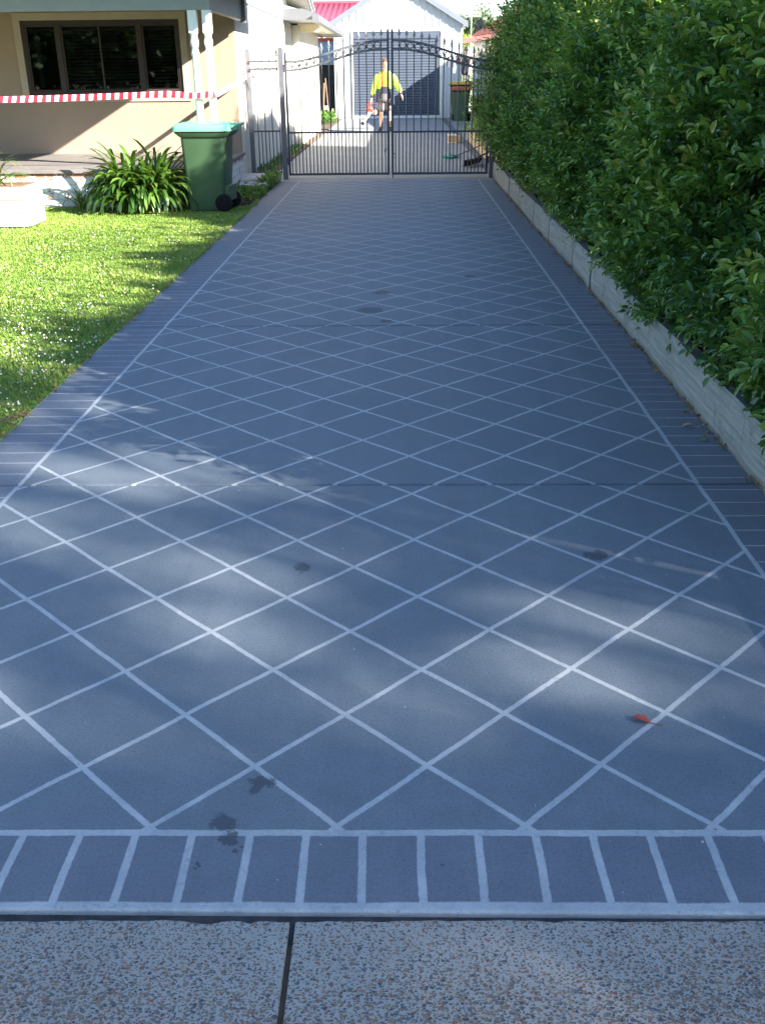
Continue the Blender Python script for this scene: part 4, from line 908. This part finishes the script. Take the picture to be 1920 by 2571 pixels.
# green leaf rake lying on the concrete, handle propped on the sleeper wall
M_grn = mat('green_rake_plastic', (.02, .26, .19), .5, .08)
rk = empty('leaf_rake', (.95, 20.45, 0), 'green plastic leaf rake lying on the rear drive behind the gate', 'rake')
mb = MB()
for i in range(17):
    a = -.95+1.9*i/16; c0_ = Vector((1.14, 20.42, .03)); tip = c0_+Vector((-cos(a)*.33, sin(a)*.55, -.025)); mb.tube([c0_, c0_.lerp(tip, .5)+Vector((0, 0, .01)), tip], [.012, .017, .009], 5)
mb.tube([Vector((1.14, 20.42, .03))+Vector((-cos(a)*.22, sin(a)*.37, .0)) for a in [-.95+1.9*i/12 for i in range(13)]], .012, 5)
mb.build('head', M_grn, rk, smooth=True); MB().tube([(1.12, 20.42, .035), (1.58, 20.1, .25), (2.0, 19.8, .42)], .012, 8).build('handle', mat('dark_handle', (.10, .07, .05), .6, .2), rk, smooth=True)
bm_ = empty('broom', (1.3, 18.4, 0), 'wide black broom lying beside the kerb behind the right gate leaf', 'broom')
ba = Vector((.32, .74, 0)).normalized(); bs = Vector((ba.y, -ba.x, 0)); bc = Vector((1.30, 18.50, .06))
MB().obox(bc+Vector((0, 0, .035)), ba, bs, (0, 0, 1), .36, .05, .022).build('head', M_black, bm_, bevel=.008)
mb = MB()
for i in range(26):
    for j in range(4):
        p = bc+ba*(-.34+.68*i/25)+bs*(-.035+.023*j); q = p+Vector((-.05+random.uniform(-.015, .015), random.uniform(-.02, .02), -.052)); mb.tube([p+Vector((0, 0, .015)), q], [.006, .003], 4)
mb.build('bristles', M_black, bm_); MB().tube([bc+Vector((.03, 0, .05)), (1.62, 18.35, .28), (2.0, 18.1, .45)], .013, 8).build('handle', M_black, bm_, smooth=True)

# ------------------------------------------------------------------ person
def skin(name, nodes, edges, m_, parent, sub=2, root=0):
    off = rootloc(parent); me = bpy.data.meshes.new(name); me.from_pydata([(Vector(p)-off)[:] for p, r in nodes], edges, []); me.materials.append(m_)
    o = bpy.data.objects.new(name, me); COL.objects.link(o); o.parent = parent
    s = o.modifiers.new('skin', 'SKIN'); s.use_smooth_shade = True
    if not me.skin_vertices: 
        me.attributes; bpy.context.view_layer.objects.active = o
    for i, (p, r) in enumerate(nodes):
        rr_ = r if isinstance(r, tuple) else (r, r); v = me.skin_vertices[0].data[i]; v.radius = rr_; v.use_root = (i == root)
    ss = o.modifiers.new('sub', 'SUBSURF'); ss.levels = ss.render_levels = sub
    return o
YP = 29.6; M_skin = mat('worker_skin', (.46, .25, .17), .55, .06, 12); M_hv = mat('hi_vis_yellow', (.42, .60, .06), .75, .06, 9); M_navy = mat('navy_cloth', (.022, .027, .05), .85, .15, 9)  # M_skin is the worker's plain skin tone
M_or = mat('orange_shirt', (.62, .20, .03), .8, .06, 9); M_short = mat('grey_shorts', (.13, .12, .125), .85, .1, 9); M_boot = mat('dark_boot', (.03, .025, .022), .7, .2, 9); M_hair = mat('brown_hair', (.10, .045, .025), .8, .3, 40)
pz = empty('person', (-.43, YP, 0), 'worker in open yellow jacket, orange shirt and grey shorts holding a leaf blower', 'person')
PX = -.43
def p3(x, z, y=0): return (PX+x, YP+y, z)
nd = []; ed_ = []
def add(p, r, par=None): nd.append((p, r)); ed_.append((par, len(nd)-1)) if par is not None else None; return len(nd)-1
pel = add(p3(0, .98), (.15, .11)); ab = add(p3(0, 1.15), (.14, .10), pel); ch = add(p3(0, 1.36), (.16, .11), ab); ns_ = add(p3(0, 1.50), (.085, .075), ch); nk = add(p3(.005, 1.575, -.01), .052, ns_)
hd = add(p3(.012, 1.65, -.025), (.072, .085), nk); hd2 = add(p3(.012, 1.74, -.02), (.078, .09), hd); hd3 = add(p3(.012, 1.80, -.01), .055, hd2)
def hand(par, pos, dirv, mir):
    d = Vector(dirv).normalized(); s_ = Vector((0, 1, 0)); w_ = add(tuple(Vector(pos)), (.022, .03), par); pm = add(tuple(Vector(pos)+d*.07), (.016, .038), w_)
    for k, (o_, l_) in enumerate(((-.032, .062), (-.011, .078), (.011, .072), (.031, .055))):
        b0 = Vector(pos)+d*.10+s_*o_; f1 = add(tuple(b0), .009, pm); add(tuple(b0+d*l_*.8+Vector((mir*.022, 0, 0))), .0075, f1)
    t0 = add(tuple(Vector(pos)+d*.035+s_*-.04), .011, w_); add(tuple(Vector(pos)+d*.085+s_*-.062), .009, t0)
for s, sh, el_, wr in ((-1, (-.20, 1.46), (-.30, 1.16), (-.37, .88)), (1, (.20, 1.45), (.33, 1.21), (.44, .97))):
    a1 = add(p3(sh[0], sh[1]), .058, ch if False else ns_ if False else ch); a2 = add(p3(el_[0], el_[1], .02), .042, a1); a3 = add(p3(wr[0], wr[1], -.03), .03, a2)
    dv = (wr[0]-el_[0], -.03, wr[1]-el_[1]); hand(a3, p3(wr[0]+dv[0]*.08, wr[1]+dv[2]*.08, -.035), dv, -s)
for s in (-1, 1):
    l1 = add(p3(s*.095, .88), .085, pel); l2 = add(p3(s*.115, .50, -.01), .056, l1); l25 = add(p3(s*.12, .34, .015), .055, l2); l3 = add(p3(s*.13, .10, .01), .036, l25)
    l4 = add(p3(s*.135, .045, -.02), .036, l3); add(p3(s*.17, .03, -.14), .034, l4)
skin('body', nd, ed_, M_skin, pz, 2)
# face
hc = Vector(p3(.012, 1.72, -.03))
MB().tube([hc+Vector((0, -.075, .02)), hc+Vector((0, -.108, -.02)), hc+Vector((0, -.085, -.032))], [.008, .014, .008], 8).build('nose', M_skin, pz, smooth=True)
for s in (-1, 1):
    MB().lathe([(.001, -.01), (.009, -.005), (.010, 0), (.009, .005), (.001, .01)], hc+Vector((s*.030, -.082, .012)), 8).build('eye', M_boot, pz, smooth=True)
    MB().ring(hc+Vector((s*.080, .01, -.01)), .018, .009, 12, 6, 'X').build('ear', M_skin, pz, smooth=True)
MB().tube([hc+Vector((-.025, -.086, -.055)), hc+Vector((0, -.093, -.053)), hc+Vector((.025, -.086, -.055))], .006, 6).build('mouth', mat('lips', (.35, .12, .10), .6, .05), pz, smooth=True)
skin('hair', [(p3(.012, 1.76, .035), (.075, .08)), (p3(.012, 1.805, -.01), (.078, .085)), (p3(.014, 1.81, -.055), (.05, .04)), (p3(.012, 1.69, .06), (.06, .04))], [(0, 1), (1, 2), (0, 3)], M_hair, pz, 2)
# clothing
def torso(rings, m_, nm):
    n_ = 20; loft([[p3(rx*cos(2*pi*k/n_), z, ry*sin(2*pi*k/n_)) for k in range(n_)] for z, rx, ry in rings]).build(nm, m_, pz, smooth=True)
torso([(1.16, .158, .120), (1.30, .165, .125), (1.42, .165, .115), (1.49, .13, .095), (1.535, .075, .07)], M_or, 'shirt')
torso([(.955, .165, .128), (1.05, .160, .124), (1.165, .160, .122)], M_navy, 'shirt_lower_panel')
torso([(.78, .175, .135), (.86, .178, .138), (.95, .168, .131), (.985, .166, .129)], M_short, 'shorts_waist')
# open jacket: two front halves + back + sleeves
def shell(side, z0, z1, mt, nm):
    V = []; F = []; nz, na = 8, 9
    for j in range(nz+1):
        z = z0+(z1-z0)*j/nz; fl = 1+.55*max(0, (1.25-z))
        for i in range(na+1):
            a = rad(38)+(pi-rad(38))*i/na; rx = .205*fl*(1 if z < 1.42 else 1-(z-1.42)*2.6); ry = .145*fl*(1 if z < 1.45 else 1-(z-1.45)*2)
            wv = .012*sin(i*2.1+z*9); V.append(p3(side*(sin(a)*rx+wv), z, -cos(a)*ry+wv))
    for j in range(nz):
        for i in range(na): a = j*(na+1)+i; F.append((a, a+1, a+na+2, a+na+1))
    o = MB().add(V, F).build(nm, mt, pz, smooth=True); t_ = o.modifiers.new('t', 'SOLIDIFY'); t_.thickness = .012; return o
for s in (-1, 1):
    shell(s, 1.11, 1.56, M_hv, 'jacket_upper'); shell(s, .76 if s < 0 else .70, 1.108, M_navy, 'jacket_lower')
    if s < 0: ns2 = [(p3(-.16, 1.48), .082), (p3(-.22, 1.38, .01), .10), (p3(-.285, 1.15, .02), .088), (p3(-.35, .93, -.02), .068)]
    else: ns2 = [(p3(.16, 1.48), .082), (p3(.24, 1.38, .01), .10), (p3(.335, 1.20, .02), .095), (p3(.43, 1.00, -.02), .072)]
    skin('sleeve', ns2, [(0, 1), (1, 2), (2, 3)], M_hv, pz, 2)
    c_ = ns2[3][0]; c0_ = ns2[2][0]; dd_ = (Vector(c_)-Vector(c0_)).normalized(); MB().tube([Vector(c_)+dd_*.00, Vector(c_)+dd_*.05], [.056, .046], 12).build('cuff', M_navy, pz, smooth=True)
skin('shorts', [(p3(0, .95), (.165, .13)), (p3(-.09, .80), (.125, .12)), (p3(-.11, .50), (.12, .115)), (p3(.09, .80), (.125, .12)), (p3(.12, .52), (.12, .115))], [(0, 1), (1, 2), (0, 3), (3, 4)], M_short, pz, 2)
for s in (-1, 1):
    skin('boot', [(p3(s*.13, .13, .01), .048), (p3(s*.133, .055, .0), (.05, .055)), (p3(s*.155, .04, -.09), (.045, .04)), (p3(s*.175, .035, -.17), (.04, .03))], [(0, 1), (1, 2), (2, 3)], M_boot, pz, 2)
bw = empty('leaf_blower', (-.85, YP-.05, .6), 'red leaf blower with pale nozzle held in the worker\'s hand', 'leaf blower')
M_rp = mat('red_tool_plastic', (.60, .06, .045), .4, .08); yb = YP-.06
skin('motor_housing', [((-.80, yb, .66), (.09, .09)), ((-.86, yb, .60), (.11, .12)), ((-.92, yb, .53), (.08, .10))], [(0, 1), (1, 2)], M_rp, bw, 2)
skin('fan_cover', [((-.73, yb, .58), (.06, .08)), ((-.72, yb, .50), (.08, .09)), ((-.75, yb, .43), (.05, .06))], [(0, 1), (1, 2)], mat('pale_pink_plastic', (.60, .36, .30), .5, .1), bw, 2)
MB().tube([(-.93, yb, .70), (-.87, yb, .755), (-.78, yb, .76), (-.72, yb, .70)], .018, 8).build('handle', M_rp, bw, smooth=True)
MB().tube([(-.84, yb, .53), (-.93, yb-.05, .40), (-1.03, yb-.10, .26)], [.05, .042, .038], 12).build('nozzle', M_post, bw, smooth=True)
MB().tube([(-1.03, yb-.10, .26), (-1.08, yb-.12, .20)], [.040, .045], 12).build('nozzle_tip', M_black, bw, smooth=True)

# ------------------------------------------------------------------ trees
M_tl = leafmat('distant_leaf', [(0, (.05, .085, .05)), (.6, (.09, .14, .08)), (1, (.17, .22, .09))], .6, .4, (.3, .4, .1))
M_bark = mat('tree_bark', (.16, .13, .10), .9, .3, 8, .6, 30)
def tree(name, label, x, y, h, R, zc, nl, ls, m_, flat=.8, clumps=14, cl=.35, seed=1, group=None, z0=0):
    rs = np.random.default_rng(seed); t = empty(name, (x, y, z0), label, 'tree', group)
    cs = rs.normal(0, .5, (clumps, 3))*np.array([R, R, R*flat])+np.array([x, y, zc]); k = rs.integers(0, clumps, nl)
    P_ = cs[k]+rs.normal(0, 1, (nl, 3))*R*cl*np.array([1, 1, .7]); D = rs.normal(0, 1, (nl, 3)); D /= np.linalg.norm(D, axis=1)[:, None]; W = np.cross(D, rs.normal(0, 1, (nl, 3))); W /= np.linalg.norm(W, axis=1)[:, None]
    l = ls*(.6+.8*rs.random((nl, 1))); V = np.stack([P_-D*l*.5, P_+W*l*.28, P_+D*l*.5, P_-W*l*.28], 1).reshape(-1, 3); i = np.arange(nl)*4
    np_mesh('crown', V, np.stack([i, i+1, i+2, i+3], 1), m_, t, attr=rs.random(nl), off=(x, y, z0))
    mb = MB().tube([(x, y, z0-.1), (x+.05*R, y, z0+(zc-z0)*.5), (x, y, zc+R*.2)], [R*.075, R*.055, R*.02], 9)
    for c_ in cs[:10]: mb.tube([(x, y, z0+(zc-z0)*.6), tuple((np.array([x, y, z0+(zc-z0)*.8])+c_)/2), tuple(c_)], [R*.035, R*.02, R*.006], 6)
    mb.build('trunk', M_bark, t, smooth=True); return t
tree('bushy_tree', 'hazy grey green tree behind the satellite dish', 4.1, 55, 4, 0.85, 3.5, 2600, .15, M_tl, .8, 14, .32, 3)
tree('low_shrub', 'yellow green bush above the fence right of the shed', 2.75, 46.5, 3, .45, 2.75, 900, .12, leafmat('yellow_leaf', [(0, (.16, .22, .04)), (1, (.32, .34, .08))]), .5, 8, .3, 5)
# palm
pt = empty('palm_tree', (3.3, 55, 0), 'feathery palm tree rising right of the shed roof', 'tree')
MB().tube([(3.32, 55, 0), (3.30, 55, 2), (3.33, 55, 3.85)], [.12, .1, .07], 9).build('trunk', M_bark, pt, smooth=True)
V = []; F = []; Tn = []
for i in range(22):
    az = random.uniform(0, 2*pi); el = rad(u_(10, 85)); p = Vector((3.33, 55, 3.85)); d = Vector((cos(az), sin(az), 0)); ang = el; sd_ = Vector((-d.y, d.x, 0))
    for k in range(9):
        q = p+(d*cos(ang)+Vector((0, 0, 1))*sin(ang))*.085; ang -= .22
        for s in (-1, 1):
            for r_ in (0, .5):
                b0 = p.lerp(q, r_); tip = b0+(sd_*s*.8+d*.5+Vector((0, 0, -.35))).normalized()*(.20*(1-abs(k/9-.4))); mb = MB().strip([b0, b0.lerp(tip, .5)+Vector((0, 0, .02)), tip], [.008, .013, .002], d, .2)
                base = len(V); V += mb.v; F += [tuple(base+j for j in f) for f in mb.f]; Tn += [random.random()]*len(mb.f)
        p = q
np_mesh('crown', V, F, M_tl, pt, attr=Tn, off=pt.location)
# street trees behind and to the right of the camera: their crowns dapple the light
def shade_tree(gx, gy, dist, R, nl, ls, label, seed, clumps=16, flat=.8, cl=.3):
    c_ = Vector((gx, gy, 0))+SUNV*dist; return tree('street_tree', label, c_.x, c_.y, 0, R, c_.z, nl, ls, M_leaf, flat, clumps, cl, seed, 'street trees that shade the foreground')
shade_tree(.2, 1.35, 27, 1.8, 950, .25, 'broad leafy street tree shading the footpath end of the driveway', 11, 34, .8, .13)
shade_tree(.35, 2.75, 28, 1.35, 640, .24, 'sparse leafy street tree throwing soft dapples on the middle of the driveway', 17, 24, .8, .13)
shade_tree(-1.9, 1.6, 27, 1.5, 800, .20, 'leafy street tree shading the near left of the driveway', 12, 16, .8, .22)
shade_tree(-3.3, 5.0, 26, 1.05, 1300, .18, 'smaller leafy street tree shading the middle of the lawn', 13, 10)
shade_tree(-3.9, 3.3, 27, 1.2, 1500, .18, 'leafy street tree shading the near corner of the lawn', 14, 12)

M_deep = leafmat('deep_green_leaf', [(0, (.015, .04, .012)), (1, (.06, .12, .03))], .6, .2)
for k, (x, y, R, h) in enumerate(((-9, -15, 3.4, 3.6), (-15, -13, 3.6, 3.9), (-21, -15, 3.8, 4), (-3.5, -17, 3.2, 3.4))):
    tree('street_tree', ('dense tree across the street opposite the lawn', 'dense tree across the street opposite the porch', 'dense tree across the street left of the porch', 'dense tree across the street opposite the driveway')[k],
         x, y, h*2, R, h, 9000, .42, M_deep, .75, 24, .36, 40+k, 'dense trees across the street')
bf = empty('paling_fence', (3.5, 6, 0), 'grey slatted fence on the boundary behind the hedge', 'fence')
y = 1.66; mb = MB()
while y < 8.8: mb.box(3.40, 3.42, y, y+.14, .2, 2.06); y += .142
mb.build('palings', M_fence, bf); MB().box(3.38, 3.44, 1.48, 1.60, 0, 2.12).build('fence_post', M_fence, bf)
for z in (.5, 1.8): MB().box(3.425, 3.46, 1.5, 8.8, z, z+.08).build('fence_rail', M_fence, bf)
